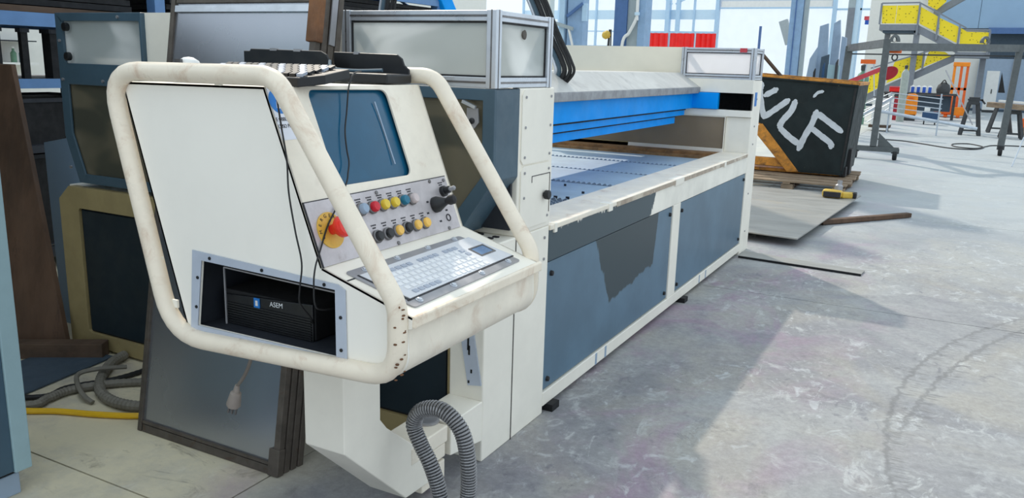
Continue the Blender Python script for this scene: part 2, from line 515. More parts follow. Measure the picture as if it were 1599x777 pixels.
def text(name, body, size, mat4, material, parent, squeeze=1.0):
    """lettering laid flat: local x runs along the line, local z is the face normal"""
    cu = bpy.data.curves.new(name, 'FONT')
    cu.body = body; cu.size = size; cu.align_x = 'CENTER'; cu.align_y = 'CENTER'; cu.extrude = 0.0004
    tmp = bpy.data.objects.new(name, cu)
    me = bpy.data.meshes.new_from_object(tmp)
    bpy.data.objects.remove(tmp); bpy.data.curves.remove(cu)
    off = root_loc(parent)
    for v in me.vertices:
        v.co = mat4 @ V((v.co.x * squeeze, v.co.y, v.co.z)) - off
    me.materials.clear(); me.materials.append(M[material])
    o = bpy.data.objects.new(name, me); COL.objects.link(o); o.parent = parent
    return o

def frame(origin, ex, ey):
    ex = V(ex).normalized(); ey = V(ey).normalized(); ez = ex.cross(ey)
    return Matrix(((ex.x, ey.x, ez.x, origin[0]), (ex.y, ey.y, ez.y, origin[1]), (ex.z, ey.z, ez.z, origin[2]), (0, 0, 0, 1)))

# ================================================================== SETTING
# unseen slab and wall, added to keep the sky off the left corner
ce = Bx(-15, -4.3, -3, 3.0, 2.15, 2.25).build('sky_blocker_slab', 'rack_dark'); ce['kind'] = 'structure'
wf = Bx(-15, -4.6, -3.2, -3, 0, 2.25).build('sky_blocker_wall', 'clad_dark'); wf['kind'] = 'structure'
floor = Bx(-24, 16, -4, 52, -0.2, -0.015).build('floor', 'joint'); struct(floor)
G = 4.33
sl = None
for i in range(-5, 4):
    for j in range(-2, 12):
        x0 = -2.25 + G * i; y0 = 1.87 + G * j
        if x0 < -24 or y0 > 49:
            continue
        if sl is None:
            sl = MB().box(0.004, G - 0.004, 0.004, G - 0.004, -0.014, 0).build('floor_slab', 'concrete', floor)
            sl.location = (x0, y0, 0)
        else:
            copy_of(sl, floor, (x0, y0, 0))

# ================================================================== LASER CUTTING MACHINE (long axis along +Y)
mc = thing('cutting_machine', 'long beige and slate cutting machine with blue gantry strips over its slatted bed', 'machine', (-2.9, 5.2, 0))
XF = -1.58
# --- near portal, lower base: beige front plate with two door openings
b = MB()
outer = [(-4.33, 0.02), (-1.60, 0.0), (-1.60, 0.926), (-4.24, 0.926), (-4.33, 0.85)]
b.plate(outer, [rrect(-4.17, -3.25, 0.10, 0.81, 0.02), rrect(-2.75, -1.77, 0.10, 0.83, 0.03)], lambda u, v: (u, 2.80, v), (0, 0.05, 0))
b.build('base_front', 'tan', mc, 0.004)
b = MB().box(-4.33, -1.60, 2.85, 3.35, 0.003, 0.06).box(-4.33, -4.25, 2.85, 3.36, 0.06, 0.85).box(-4.30, XF - 0.05, 2.85, 3.36, 0.88, 0.925)
b.build('base_body', 'beige', mc)
for x0, x1, z0, z1 in ((-4.16, -3.26, 0.11, 0.80), (-2.74, -1.785, 0.11, 0.82)):
    d = Bx(x0, x1, 2.812, 2.84, z0, z1).build('base_door', 'dark_panel', mc, 0.004)
    MB().plate([(x0 - .008, z0 - .008), (x1 + .008, z0 - .008), (x1 + .008, z1 + .008), (x0 - .008, z1 + .008)],
               [[(x0 + .004, z0 + .004), (x1 - .004, z0 + .004), (x1 - .004, z1 - .004), (x0 + .004, z1 - .004)]], lambda u, v: (u, 2.818, v), (0, .02, 0)).build('door_seal', 'black_matte', d)
# --- pillar on the corner
p = MB().box(-1.745, XF, 2.775, 3.36, 0.0, 0.93)
p.box(-1.83, XF, 3.03, 3.36, 0.9301, 1.552)
pil = p.build('corner_pillar', 'beige', mc, 0.006)
MB().box(-1.583, -1.5775, 3.029, 3.034, 0.0, 0.93).build('seam', 'joint', pil)
pl = MB()
for z0, z1, y0, y1 in ((1.235, 1.545, 3.045, 3.345), (0.955, 1.228, 3.05, 3.345)):
    c = 0.02
    q = MB().prism([(XF, y0, z0 + c), (XF, y0 + c, z0), (XF, y1 - c, z0), (XF, y1, z0 + c), (XF, y1, z1 - c), (XF, y1 - c, z1), (XF, y0 + c, z1), (XF, y0, z1 - c)], (0.006, 0, 0))
    cp = q.build('cover_plate', 'beige', mc)
    s = MB()
    for yy in (y0 + .03, y1 - .03):
        for zz in (z0 + .03, (z0 + z1) / 2, z1 - .03):
            s.cyl((XF + .005, yy, zz), (XF + .010, yy, zz), 0.006, seg=8)
    s.build('screws', 'steel', cp)
h = MB()
for y0, y1, z0, z1 in ((3.15, 3.33, 1.176, 1.179), (3.15, 3.153, 1.15, 1.179), (3.328, 3.331, 1.0, 1.179)):
    h.box(XF + .004, XF + .008, y0, y1, z0, z1)
h.build('hatch_outline', 'ink', mc)
MB().lathe((XF, 3.275, 1.084), (1, 0, 0), [(0, .010), (.014, .010), (.015, .021), (.034, .021), (.036, .017)], 12).build('pillar_knob', 'black', mc)
s = MB()
for y, z in ((2.83, .80), (2.90, .66), (2.86, .85), (3.31, .88), (3.31, .78)):
    s.cyl((XF, y, z), (XF + .005, y, z), 0.007, seg=8)
s.build('pillar_screws', 'steel', mc)
q = MB().prism([(-1.690, 2.774, .555), (-1.625, 2.774, .565), (-1.585, 2.774, .345), (-1.650, 2.774, .335)], (0, -0.006, 0))
st = q.build('punched_strip', 'alu_flange', mc)
s = MB()
for x, z, l in ((-1.65, .52, .03), (-1.645, .49, .02), (-1.633, .40, .008), (-1.645, .352, .006)):
    s.box(x - .004, x + .004, 2.766, 2.769, z - l, z + l)
s.build('slots', 'black_matte', st)
# bracket that carries the console hinge
MB().prism([(-1.745, 2.775, .276), (-1.745, 2.775, .098), (-1.745, 2.530, .137), (-1.745, 2.530, .276)], (0.165, 0, 0)).build('hinge_bracket', 'beige', mc, 0.004)
# grit lying on the ledge of the base
g = MB()
for i in range(26):
    x = random.uniform(-2.0, -1.63); y = random.uniform(2.84, 3.0); s = random.uniform(.004, .012)
    g.box(x, x + s * 2.2, y, y + s, .93, .93 + s * .6)
o = g.build('ledge_grit', 'ink', mc); o['kind'] = 'stuff'

# --- hood over the near portal, slate blue with plastic windows
b = MB()
outer = [(-4.255, 1.20), (-4.165, 0.95), (-1.745, 0.95), (XF, 1.19), (XF, 1.55), (-3.585, 1.55), (-3.585, 1.842), (-4.255, 1.842)]
H1 = rrect(-4.20, -3.60, 1.585, 1.80, .01)
H2 = [(-4.19, 1.215), (-4.11, 1.0), (-3.0, 1.0), (-3.0, 1.475), (-4.19, 1.475)]
H3 = [(-2.85, 1.0), (-1.79, 1.0), (-1.635, 1.205), (-1.635, 1.505), (-2.85, 1.505)]
b.plate(outer, [H1, H2, H3], lambda u, v: (u, 2.82, v), (0, .012, 0))
n = len(outer)
for i in range(n):
    (x0, z0), (x1, z1) = outer[i], outer[(i + 1) % n]
    d = V((x1 - x0, 0, z1 - z0)).normalized(); nn = V((d.z, 0, -d.x)) * -0.006
    b.prism([(x0, 2.83, z0), (x1, 2.83, z1), (x1 + nn.x, 2.83, z1 + nn.z), (x0 + nn.x, 2.83, z0 + nn.z)], (0, 0.20, 0))
hood = b.build('hood', 'hood', mc, 0.003)
def winpane(hole, name, m, y=2.838, g=.012):
    cx = sum(p[0] for p in hole) / len(hole); cz = sum(p[1] for p in hole) / len(hole)
    k = [(cx + (u - cx) * 1.02, cz + (v - cz) * 1.02) for u, v in hole]
    return MB().prism([(u, y, v) for u, v in k], (0, .005, 0)).build(name, m, mc)
winpane(H1, 'hood_window', 'pane'); winpane(H2, 'hood_window', 'pane_dark'); winpane(H3, 'hood_window', 'pane_dark')
Bx(-4.24, -1.60, 3.005, 3.02, .96, 1.55).build('hood_lining', 'rack_dark', mc)
s = MB()
for x, z in ((-4.225, 1.50), (-4.225, 1.03), (-3.9, 1.5), (-4.225, 1.70), (-3.75, 1.82)):
    s.cyl((x, 2.822, z), (x, 2.812, z), 0.008, seg=8)
s.build('hood_screws', 'steel', mc)
for z in (1.77, 1.62):
    MB().lathe((-4.16, 2.822, z), (0, -1, 0), [(0, .022), (.02, .022), (.022, .016)], 12).build('hood_stud', 'black', mc)
l = MB().prism([(-1.70, 2.815, 1.475), (-1.65, 2.815, 1.475), (-1.645, 2.815, 1.42), (-1.665, 2.815, 1.395), (-1.70, 2.815, 1.41)], (0, -.006, 0)).build('hood_latch', 'steel', mc)
MB().bar((-1.715, 2.80, 1.50), (-1.655, 2.80, 1.478), .012, .012).build('latch_lever', 'alu', l)
MB().lathe((-1.675, 2.81, 1.425), (0, -1, 0), [(0, .012), (.006, .012), (.009, .006)], 10).build('latch_screw', 'black', l)
# upper beige plate between hood and top box
Bx(-3.585, -2.335, 2.845, 2.86, 1.55, 1.842).build('upper_plate', 'beige', mc)

# --- aluminium framed top boxes
def alu_box(x0, x1, y0, y1, z0, z1, name, pane):
    t = .044
    fr = MB()
    def rail(a, c, ax):
        # profile with a shallow groove on each outer face
        fr.box(*a)
    for x in (x0, x1 - t):
        for y in (y0, y1 - t):
            fr.box(x, x + t, y, y + t, z0, z1)
    for z in (z0, z1 - t):
        for y in (y0, y1 - t):
            fr.box(x0 + t, x1 - t, y + .004, y + t - .004, z + .002, z + t - .002)
        for x in (x0, x1 - t):
            fr.box(x + .004, x + t - .004, y0 + t, y1 - t, z + .002, z + t - .002)
    f = fr.build(name, 'alu', mc, 0.002)
    gr = MB()
    for z in (z0 + t / 2, z1 - t / 2):
        gr.box(x0 + t, x1 - t, y0 + .001, y0 + .006, z - .004, z + .004)
        gr.box(x1 - .006, x1 - .001, y0 + t, y1 - t, z - .004, z + .004)
    for x in (x0 + t / 2, x1 - t / 2):
        gr.box(x - .003, x + .003, y0 - .001, y0 + .004, z0, z1)
    for y in (y0 + t / 2, y1 - t / 2):
        gr.box(x1 - .004, x1 + .001, y - .003, y + .003, z0, z1)
    gr.build('profile_groove', 'ring', f)
    e = .016
    sl = MB().plate([(x0 + t - e, z0 + t - e), (x1 - t + e, z0 + t - e), (x1 - t + e, z1 - t + e), (x0 + t - e, z1 - t + e)],
                    [[(x0 + t + .005, z0 + t + .005), (x1 - t - .005, z0 + t + .005), (x1 - t - .005, z1 - t - .005), (x0 + t + .005, z1 - t - .005)]],
                    lambda u, v: (u, y0 + .012, v), (0, .008, 0))
    sl.plate([(y0 + t - e, z0 + t - e), (y1 - t + e, z0 + t - e), (y1 - t + e, z1 - t + e), (y0 + t - e, z1 - t + e)],
             [[(y0 + t + .005, z0 + t + .005), (y1 - t - .005, z0 + t + .005), (y1 - t - .005, z1 - t - .005), (y0 + t + .005, z1 - t - .005)]],
             lambda u, v: (x1 - .012, u, v), (-.008, 0, 0))
    sl.build('pane_seal', 'rubber', f)
    Bx(x0 + t, x1 - t, y0 + .018, y0 + .023, z0 + t, z1 - t).build('pane', pane, f)
    Bx(x1 - .023, x1 - .018, y0 + t, y1 - t, z0 + t, z1 - t).build('pane', pane, f)
    Bx(x0 + t, x1 - t, y1 - .023, y1 - .018, z0 + t, z1 - t).build('pane', pane, f)
    return f
f = alu_box(-2.33, XF, 2.82, 3.325, 1.552, 1.848, 'top_box_frame', 'pane')
MB().lathe((-1.597, 3.075, 1.765), (1, 0, 0), [(0, .016), (.006, .020), (.008, .013)], 12).build('cable_gland', 'rust_frame', f)
f2 = alu_box(-2.24, XF, 7.42, 7.75, 1.565, 1.838, 'top_box_frame', 'pane_sunlit')
Bx(-1.72, -1.66, 7.412, 7.42, 1.80, 1.836).build('red_tab', 'pink_red', f2)

# --- long front side: rail, mullions, sill and two panels
Bx(-1.80, XF, 3.361, 7.443, .755, .905).build('side_rail', 'rail_face', mc, .003)
Bx(-1.815, -1.572, 3.36, 7.44, .905, .93).build('rail_cap', 'beige_worn', mc, .004)
MB().box(-1.5722, -1.5708, 4.2, 7.40, .899, .926).build('worn_edge', 'worn_edge', mc)
for y0, y1 in ((4.05, 4.17), (5.25, 5.50), (6.55, 6.67), (3.37, 3.46)):
    Bx(-1.63, -1.569, y0 + .03, y1 - .03, .888, .933).build('rail_tab', 'beige', mc, .003)
Bx(-1.78, XF, 3.361, 7.443, 0.035, .105).build('sill', 'beige', mc, .003)
Bx(-1.70, XF, 5.30, 5.465, .105, .755).build('mullion', 'beige', mc, .003)
Bx(-1.80, XF, 7.462, 7.78, 0.0, 1.562).build('end_pillar', 'beige', mc, .005)
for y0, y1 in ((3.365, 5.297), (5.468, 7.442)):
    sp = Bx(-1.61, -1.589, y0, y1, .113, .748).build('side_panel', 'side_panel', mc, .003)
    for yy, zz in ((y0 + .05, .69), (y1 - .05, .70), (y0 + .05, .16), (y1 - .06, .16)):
        MB().lathe((-1.589, yy, zz), (1, 0, 0), [(0, .014), (.012, .012), (.014, .007)], 10).build('panel_knob', 'rubber', sp)
    Bx(-1.63, -1.612, y0 - .003, y1 + .003, .106, .754).build('panel_gap', 'black_matte', sp)
s = MB()
for y in (4.02, 4.16, 6.1, 6.28):
    s.box(XF, XF + .0015, y, y + .025, .037, .102)
s.build('sill_scuffs', 'clad_grey', mc)
for y0 in (3.40, 5.62):
    Bx(-1.66, -1.545, y0, y0 + .08, 0, .035).build('levelling_foot', 'black_matte', mc)
s = MB()
for z in (1.0, 1.16, 1.40, .55, .2):
    s.cyl((XF, 7.60, z), (XF + .006, 7.60, z), .008, seg=8)
s.build('end_pillar_screws', 'steel', mc)
Bx(XF, XF + .003, 7.52, 7.60, 1.34, 1.46).build('blue_sticker', 'sticker_blue', mc)
# far rail and back
Bx(-4.25, -4.10, 3.36, 7.44, 0, .93).build('back_rail', 'beige', mc)

# --- cutting bed
Bx(-4.10, -1.815, 3.36, 7.44, .60, .66).build('bed_tray', 'rust_bed', mc)
def slat_mesh():
    m = MB(); n = 60; L = 2.26; w = L / n
    top = []
    for k in range(n):
        top += [(k * w, 0, .182), (k * w + w * .55, 0, .195), (k * w + w * .8, 0, .195)]
    return m.prism([(0, 0, 0)] + top + [(L, 0, .172), (L, 0, 0)], (0, .006, 0))
first = None
rows = [3.42 + k * .046 for k in range(20)] + [4.36 + k * .71 for k in range(5)]
for k, y in enumerate(rows):
    z = .69 + random.choice((0, .003, .006)) - (.018 if k < 8 and k % 2 else 0) - (.002 if k > 19 else 0)
    if first is None:
        first = bpy.data.objects.new('slat', slat_mesh().mesh('slat', M['slat'])); COL.objects.link(first); first.parent = mc
        first.location = V((-4.085, y, z)) - V((-2.9, 5.2, 0))
    else:
        copy_of(first, mc, V((-4.085, y, z)) - V((-2.9, 5.2, 0)))
for k in range(4):
    y = 4.375 + k * .71
    Bx(-4.09, -1.818, y, y + .685, .862, .876).build('bed_plate', 'bed_plate', mc, .002)
Bx(-4.10, -1.815, 7.19, 7.25, .66, .90).build('bed_end_plate', 'rust_bed', mc)
g = MB()
for i in range(24):
    x = random.uniform(-2.6, -1.9); y = random.uniform(3.45, 4.9); s = random.uniform(.004, .012)
    g.box(x, x + s * 2, y, y + s, .876, .886 + s * .5)
o = g.build('slag_crumbs', 'ink', mc); o['kind'] = 'stuff'

# --- far portal
Bx(-4.25, -1.80, 7.25, 7.44, .60, .925).build('far_sill', 'rust_bed', mc)
Bx(-4.25, -2.70, 7.42, 7.50, .87, .96).build('far_lower_rail', 'tan', mc)
Bx(-4.25, -1.80, 7.44, 7.75, 0, .87).build('far_base', 'beige', mc)
Bx(-1.80, XF, 7.445, 7.461, .0, 1.24).build('far_post', 'beige', mc, .003)
b = MB().plate([(-4.25, .92), (-1.80, .92), (-1.80, 1.30), (-4.25, 1.30)], [[(-3.5, .955), (-1.805, .955), (-1.805, 1.235), (-3.5, 1.235)]], lambda u, v: (u, 7.42, v), (0, .03, 0))
b.box(-2.30, XF, 7.41, 7.46, 1.245, 1.302)
b.box(-4.25, XF, 7.415, 7.46, 1.45, 1.567)
b.build('far_frame', 'beige', mc, .002)
Bx(-3.49, -1.80, 7.44, 7.447, .95, 1.24).build('far_window', 'pane_brown', mc)
bl = MB(); n = 22
for i in range(n):
    x = -1.87 + i * .29 / n
    bl.prism([(x, 7.455, 1.305), (x + .0066, 7.43, 1.305), (x + .0132, 7.455, 1.305)], (0, 0, .142))
bl.build('bellows', 'black', mc)
Bx(-2.6, -1.60, 7.456, 7.461, 1.303, 1.449).build('bellows_back', 'black_matte', mc)
Bx(-3.75, -2.245, 7.48, 7.50, 1.562, 1.838).build('far_upper_plate', 'cream', mc)

# --- gantry bridge (spans along Y)
gy0, gy1 = 3.05, 7.43
gt = MB().box(-2.75, -2.10, gy0, gy1, 1.303, 1.437).build('gantry_bridge', 'blue', mc, .003)
Bx(-2.70, -2.135, gy0, 7.28, 1.245, 1.290).build('gantry_strip', 'blue', gt, .002)
Bx(-2.65, -2.165, gy0, 7.10, 1.178, 1.234).build('gantry_strip', 'blue', gt, .002)
for q0, q1, q2, q3 in ((-2.128, 7.29, 1.289, 1.304), (-2.158, 7.11, 1.233, 1.246)):  # black strips stand in for the shadow lines between the blue strips
    Bx(-2.66, q0, gy0, q1, q2, q3).build('gantry_shadow_strip', 'black_matte', gt)
Bx(-2.12, -1.872, 7.385, 7.47, 1.305, 1.447).build('gantry_end_block', 'blue', gt, .004)
Bx(-2.80, -2.045, gy0, 7.44, 1.437, 1.492).build('gantry_lip', 'cover_lip', mc, .004)
MB().prism([(-2.05, gy0, 1.492), (-2.235, gy0, 1.612), (-2.62, gy0, 1.612), (-2.80, gy0, 1.492)], (0, 7.44 - gy0, 0)).build('gantry_cover', 'cover_grey', mc, .004)
# cable bundle rising from the gantry
for dx, rad, m in ((0, .016, 'rubber'), (.036, .013, 'rubber'), (-.034, .014, 'hood'), (.062, .009, 'rubber'), (-.06, .010, 'alu')):
    pth = spline([(-2.22 + dx * .5, 4.72, 1.50), (-2.150 + dx, 4.7, 1.60), (-2.170 + dx, 4.7, 1.68), (-2.242 + dx, 4.7, 1.806), (-2.30 + dx, 4.7, 1.92), (-2.356 + dx, 4.7, 2.034), (-2.48 + dx, 4.7, 2.25), (-2.7 + dx, 4.7, 2.45), (-3.0 + dx, 4.7, 2.55), (-3.35 + dx, 4.7, 2.35), (-3.5 + dx, 4.7, 1.9), (-3.5 + dx, 4.7, 1.0)], 7)
    MB().tube(pth, rad, 8).build('cable', m, mc, smooth=True)

# ================================================================== CONTROL CONSOLE on a swinging arm
cs = thing('control_console', 'beige operator console with dark screen, buttons and bent tube handles on a swinging arm', 'console', (-1.67, 2.0, 0))
Y0, Y1 = 1.612, 2.318
A = (-2.147, 1.566); Bp = (-1.591, 1.572); Cp = (-1.411, 1.113); D = (-1.123, 1.026); D2 = (-1.125, .998); D3 = (-1.140, .992)
E1 = (-1.137, .93); E3 = (-1.205, .854); F = (-1.93, .846)
EA = [(-1.205 + .068 * math.cos(math.radians(a)), .925 - .071 * math.sin(math.radians(a))) for a in range(5, 90, 12)]
prof = [A, Bp, Cp, D, D2, D3, E1] + EA + [E3, F]
hole = [(-1.855, 1.073), (-1.365, 1.062), (-1.365, .876), (-1.885, .873)]
MB().plate(prof, [hole], lambda u, v: (u, Y0, v), (0, .006, 0)).build('near_side_plate', 'plate_white', cs)
MB().plate(prof, [], lambda u, v: (u, Y1 - .006, v), (0, .006, 0)).build('far_side_plate', 'beige', cs)
sd = V((Cp[0] - Bp[0], 0, Cp[1] - Bp[1])).normalized()        # down the screen face
sn = V((0.93213, 0, 0.36214))                                  # out of the screen face
ey = V((0, 1, 0))
def face(y, t, h=0.0):
    return V((Bp[0], y, Bp[1])) + sd * t + sn * h
LT = V((Cp[0] - Bp[0], 0, Cp[1] - Bp[1])).length
scr = []
for (y, t), (y1, t1), (y2, t2) in (((1.770, .012), (1.86, .008), (1.772, .08)), ):
    pass
quad = [(1.768, .008), (2.128, .014), (2.128, .292), (1.772, .288)]
hole2 = [(p.x, p.y) for p in rounded([(y, t, 0) for y, t in quad], .03, 6)]
front = MB().plate([(Y0, 0), (Y1, 0), (Y1, LT), (Y0, LT)], [hole2], lambda u, v: face(u, v), -sn * .006)
front.build('screen_bezel', 'beige_worn', cs)
# remaining skins of the housing
def skin(p, q, name, m, t=.006):
    d = V((q[0] - p[0], 0, q[1] - p[1])).normalized(); nn = V((d.z, 0, -d.x))
    c = V((-1.7, 0, 1.0)) - V((p[0], 0, p[1]))
    if nn.dot(c) < 0:
        nn = -nn
    return MB().prism([(p[0], Y0, p[1]), (q[0], Y0, q[1]), V((q[0], Y0, q[1])) + nn * t, V((p[0], Y0, p[1])) + nn * t], (0, Y1 - Y0, 0)).build(name, m, cs)
skin(A, Bp, 'top_plate', 'beige'); skin(F, A, 'back_plate', 'beige'); skin(E3, F, 'bottom_plate', 'beige')
deck = skin(Cp, D, 'keyboard_deck', 'beige')
r = MB()
roll = [D, D2, D3, E1] + EA + [E3]
r.prism([(x, Y0 + .0065, z) for x, z in roll[3:]] + [(-1.20, Y0 + .0065, .859), (-1.20, Y0 + .0065, .992), (-1.139, Y0 + .0065, .992)], (0, Y1 - Y0 - .013, 0))
r.build('front_apron', 'beige_worn', cs, smooth=True)
MB().bar((D[0] + .002, Y0, D[1] - .012), (D[0] + .002, Y1 + .01, D[1] - .012), .014, .032).build('deck_lip', 'tube', cs, .005)
# screen, set back a little and bulging
sc = MB(); NU, NV = 12, 10
for i in range(NV + 1):
    for j in range(NU + 1):
        y = 1.755 + (2.142 - 1.755) * j / NU; t = -.004 + .306 * i / NV
        bulge = .010 * (1 - (2 * j / NU - 1) ** 2) * (1 - (2 * i / NV - 1) ** 2) - .016
        sc.v.append(face(y, t, bulge))
for i in range(NV):
    for j in range(NU):
        a = i * (NU + 1) + j
        sc.f.append([a, a + 1, a + NU + 2, a + NU + 1])
scr = sc.build('screen', 'screen', cs, smooth=True)
sl_ = MB().prism([face(2.058, .05, -.006), face(2.063, .05, -.006), face(2.068, .25, -.006), face(2.063, .25, -.006)], sn * .001)
sl_.build('screen_stripe', 'clad_grey', scr)  # narrow pale stripe down the far part of the screen
# inside the hatch
ins = MB().box(-1.92, -1.34, 1.63, 1.632, .868, .872)
ins = MB()
ins.box(-1.90, -1.33, Y0 + .006, 2.2, .862, .868)
ins.box(-1.90, -1.33, 2.19, 2.196, .868, 1.09).box(-1.335, -1.329, Y0 + .006, 2.2, .868, 1.09).box(-1.905, -1.899, Y0 + .006, 2.2, .868, 1.09)
ins.build('compartment', 'rack_dark', cs)
fl = MB().plate([(-1.890, 1.100), (-1.355, 1.078), (-1.331, 1.066), (-1.329, .856), (-1.915, .853)], [hole], lambda u, v: (u, Y0 - .002, v), (0, -.0025, 0))
fl = fl.build('hatch_flange', 'alu_flange', cs)
s = MB()
for x, z in ((-1.82, 1.084), (-1.62, 1.078), (-1.40, 1.071), (-1.873, 1.02), (-1.885, .93), (-1.347, .99), (-1.347, .90)):
    s.cyl((x, Y0 - .004, z), (x, Y0 - .007, z), .005, seg=8)
s.build('flange_holes', 'black', fl)
w = MB().bar((-1.80, 1.64, 1.055), (-1.375, 1.66, 1.036), .006, .004).bar((-1.80, 1.64, 1.055), (-1.80, 1.64, .885), .004, .004).bar((-1.375, 1.66, 1.036), (-1.375, 1.66, .89), .006, .006)
w.build('shelf_wire', 'steel', cs)
# button panel
t0, t1 = .318, .497
pm = MB().prism([face(1.618, t0, 0), face(2.296, t0, 0), face(2.296, t1 - .004, 0), face(1.618, t1 - .004, 0)], sn * .004).build('button_panel', 'panel_metal', cs)
eg = MB()
for a, b2, c2, d2 in ((1.614, 1.618, t0 - .003, t1), (1.614, 2.298, t0 - .003, t0)):
    eg.prism([face(a, c2), face(b2, c2), face(b2, d2), face(a, d2)], sn * .003)
eg.build('panel_shadow_line', 'ink', pm)
for y, t in ((1.64, .40), (1.80, .325), (1.92, .327), (2.20, .325), (2.28, .33), (1.78, .488), (1.95, .487), (2.23, .487)):
    MB().cyl(face(y, t, .004), face(y, t, .007), .006, seg=8).build('panel_screw', 'ring', pm)
MB().tube([face(2.244 + .011 * math.cos(a * .5236), .453 + .011 * math.sin(a * .5236), .005) for a in range(12)], .0018, 6, closed=True).build('key_switch_ring', 'ink', pm)
def button(y, t, cap, rad=.0165, hgt=.016, collar='ring'):
    p0 = face(y, t, .003)
    o = MB().lathe(p0, sn, [(0, rad + .003), (.008, rad + .003), (.010, rad)], 16).build('button', collar, pm, smooth=True)
    MB().lathe(p0 + sn * .008, sn, [(0, rad - .001), (hgt - .004, rad - .001), (hgt, rad - .004), (hgt + .0005, 0)], 16).build('button_cap', cap, pm, smooth=True)
for y, t, cap in ((1.829, .366, 'clad_grey'), (1.879, .367, 'red_btn'), (1.928, .367, 'yellow_btn'), (1.977, .367, 'yellow_btn'), (2.027, .367, 'teal_btn'), (2.077, .368, 'white_btn')):
    button(y, t, cap)
for y, t, cap in ((1.862, .452, 'black'), (1.911, .452, 'black'), (1.960, .451, 'amber_btn'), (2.008, .450, 'black'), (2.057, .450, 'amber_btn'), (2.105, .450, 'amber_btn')):
    button(y, t, cap, hgt=.012)
o = MB().lathe(face(1.683, .402, .004), sn, [(0, .050), (.003, .050)], 28).build('emergency_disc', 'disc_yellow', pm)
MB().lathe(face(1.687, .402, .006), sn, [(0, .014), (.020, .014), (.021, .020), (.034, .030), (.046, .030), (.052, .024), (.053, 0)], 20).build('emergency_stop', 'estop', pm, smooth=True)
for i, ch in enumerate('EMERGENCY'):
    a = math.radians(205 - i * 26)
    u = V((math.cos(a), math.sin(a)))
    pos = face(1.683, .402, .0074) + ey * (u.x * .040) - sd * (u.y * .040)
    rx = ey * u.y + sd * u.x; ry = ey * u.x - sd * u.y
    text('disc_letter', ch, .014, frame(pos, rx, ry), 'ink', pm)
o = MB().lathe(face(2.256, .366, .003), sn, [(0, .018), (.012, .018), (.014, .012), (.03, .012)], 14).build('selector', 'black', pm, smooth=True)
MB().lathe(face(2.256, .366, .028), (sn + ey * .25), [(0, .007), (.022, .008), (.026, .004)], 10).build('selector_tip', 'steel', pm)
MB().lathe(face(2.190, .403, .003), (sn + ey * .15), [(0, .026), (.014, .026), (.034, .016), (.05, .010)], 16).build('joystick_boot', 'black', pm, smooth=True)
MB().lathe(face(2.190, .403, .048), (sn + ey * .3), [(0, .008), (.014, .016), (.030, .016), (.036, .008)], 14).build('joystick_knob', 'rubber', pm, smooth=True)
lb = MB()
for y in (1.829, 1.879, 1.928, 1.977, 2.027, 2.077, 2.256):
    for k, wd in ((.336, .013), (.343, .010)):
        for q in range(4):
            yy = y - wd + q * wd * .52
            lb.prism([face(yy, k - .002, .0042), face(yy + wd * .36, k - .002, .0042), face(yy + wd * .36, k + .002, .0042), face(yy, k + .002, .0042)], sn * .0005)
for y in (1.862, 1.911, 1.960, 2.008, 2.057, 2.105):
    for k, wd in ((.418, .012), (.426, .008)):
        for q in range(4):
            yy = y - wd + q * wd * .52
            lb.prism([face(yy, k - .002, .0042), face(yy + wd * .36, k - .002, .0042), face(yy + wd * .36, k + .002, .0042), face(yy, k + .002, .0042)], sn * .0005)
for y, t in ((2.15, .385), (2.135, .42), (2.19, .455), (2.24, .425)):
    lb.prism([face(y, t, .0042), face(y + .012, t, .0042), face(y + .012, t + .006, .0042), face(y, t + .006, .0042)], sn * .0005)
o = lb.build('engraved_captions', 'ink', pm); o['kind'] = 'stuff'
# pictogram sticker beside the tube handle
stk = MB().prism([face(1.617, -.002 + .004, .0002), face(1.70, .002, .0002), face(1.69, .145, .0002), face(1.617, .145, .0002)], sn * .0006).build('warning_sticker', 'sticker', cs)
MB().lathe(face(1.646, .040, .0008), sn, [(0, .032), (.0005, .034)], 26).build('sticker_disc', 'sticker_blue', stk)
hp = MB()
for pts in ([(1.632, .058), (1.636, .042), (1.642, .032), (1.652, .030), (1.660, .036), (1.656, .052), (1.648, .060)], [(1.639, .028), (1.639, .018), (1.646, .014), (1.652, .018), (1.652, .028)]):
    hp.prism([face(y, t, .0014) for y, t in pts], sn * .0004)
hp.build('sticker_figure', 'sticker', stk)
text('sticker_line', 'E OBBLIGA', .0145, frame(face(1.646, .089, .0012), ey, -sd), 'ink', stk, .82)
text('sticker_line', "L'USO PRO", .0145, frame(face(1.646, .108, .0012), ey, -sd), 'ink', stk, .82)
# keyboard panel on the deck
kd = V((D[0] - Cp[0], 0, D[1] - Cp[1])).normalized(); kn = V((-kd.z, 0, kd.x))
if kn.z < 0:
    kn = -kn
def dk(y, s, h=0.0):
    return V((Cp[0], y, Cp[1])) + kd * s + kn * h
kp = MB().prism([dk(p.x, p.y) for p in rounded([(1.645, .050, 0), (2.215, .050, 0), (2.262, .262, 0), (1.660, .272, 0)], .012, 3)], kn * .004).build('keyboard_panel', 'steel', cs)
mb = MB().prism([dk(y, s, .004) for y, s in ((1.665, .084), (2.235, .074), (2.262, .228), (1.685, .238))], kn * .003).build('keyboard_membrane', 'membrane', kp)
MB().prism([dk(y, s, .0035) for y, s in ((1.672, .238), (2.264, .2285), (2.264, .2335), (1.672, .243))], kn * .002).build('membrane_edge', 'ink', kp)
MB().prism([dk(y, s, .0035) for y, s in ((1.660, .080), (1.666, .080), (1.684, .243), (1.676, .243))], kn * .002).build('membrane_edge', 'ink', kp)
MB().prism([dk(y, s, .007) for y, s in ((2.146, .135), (2.222, .133), (2.226, .179), (2.150, .181))], kn * .001).build('touchpad', 'touch', kp)
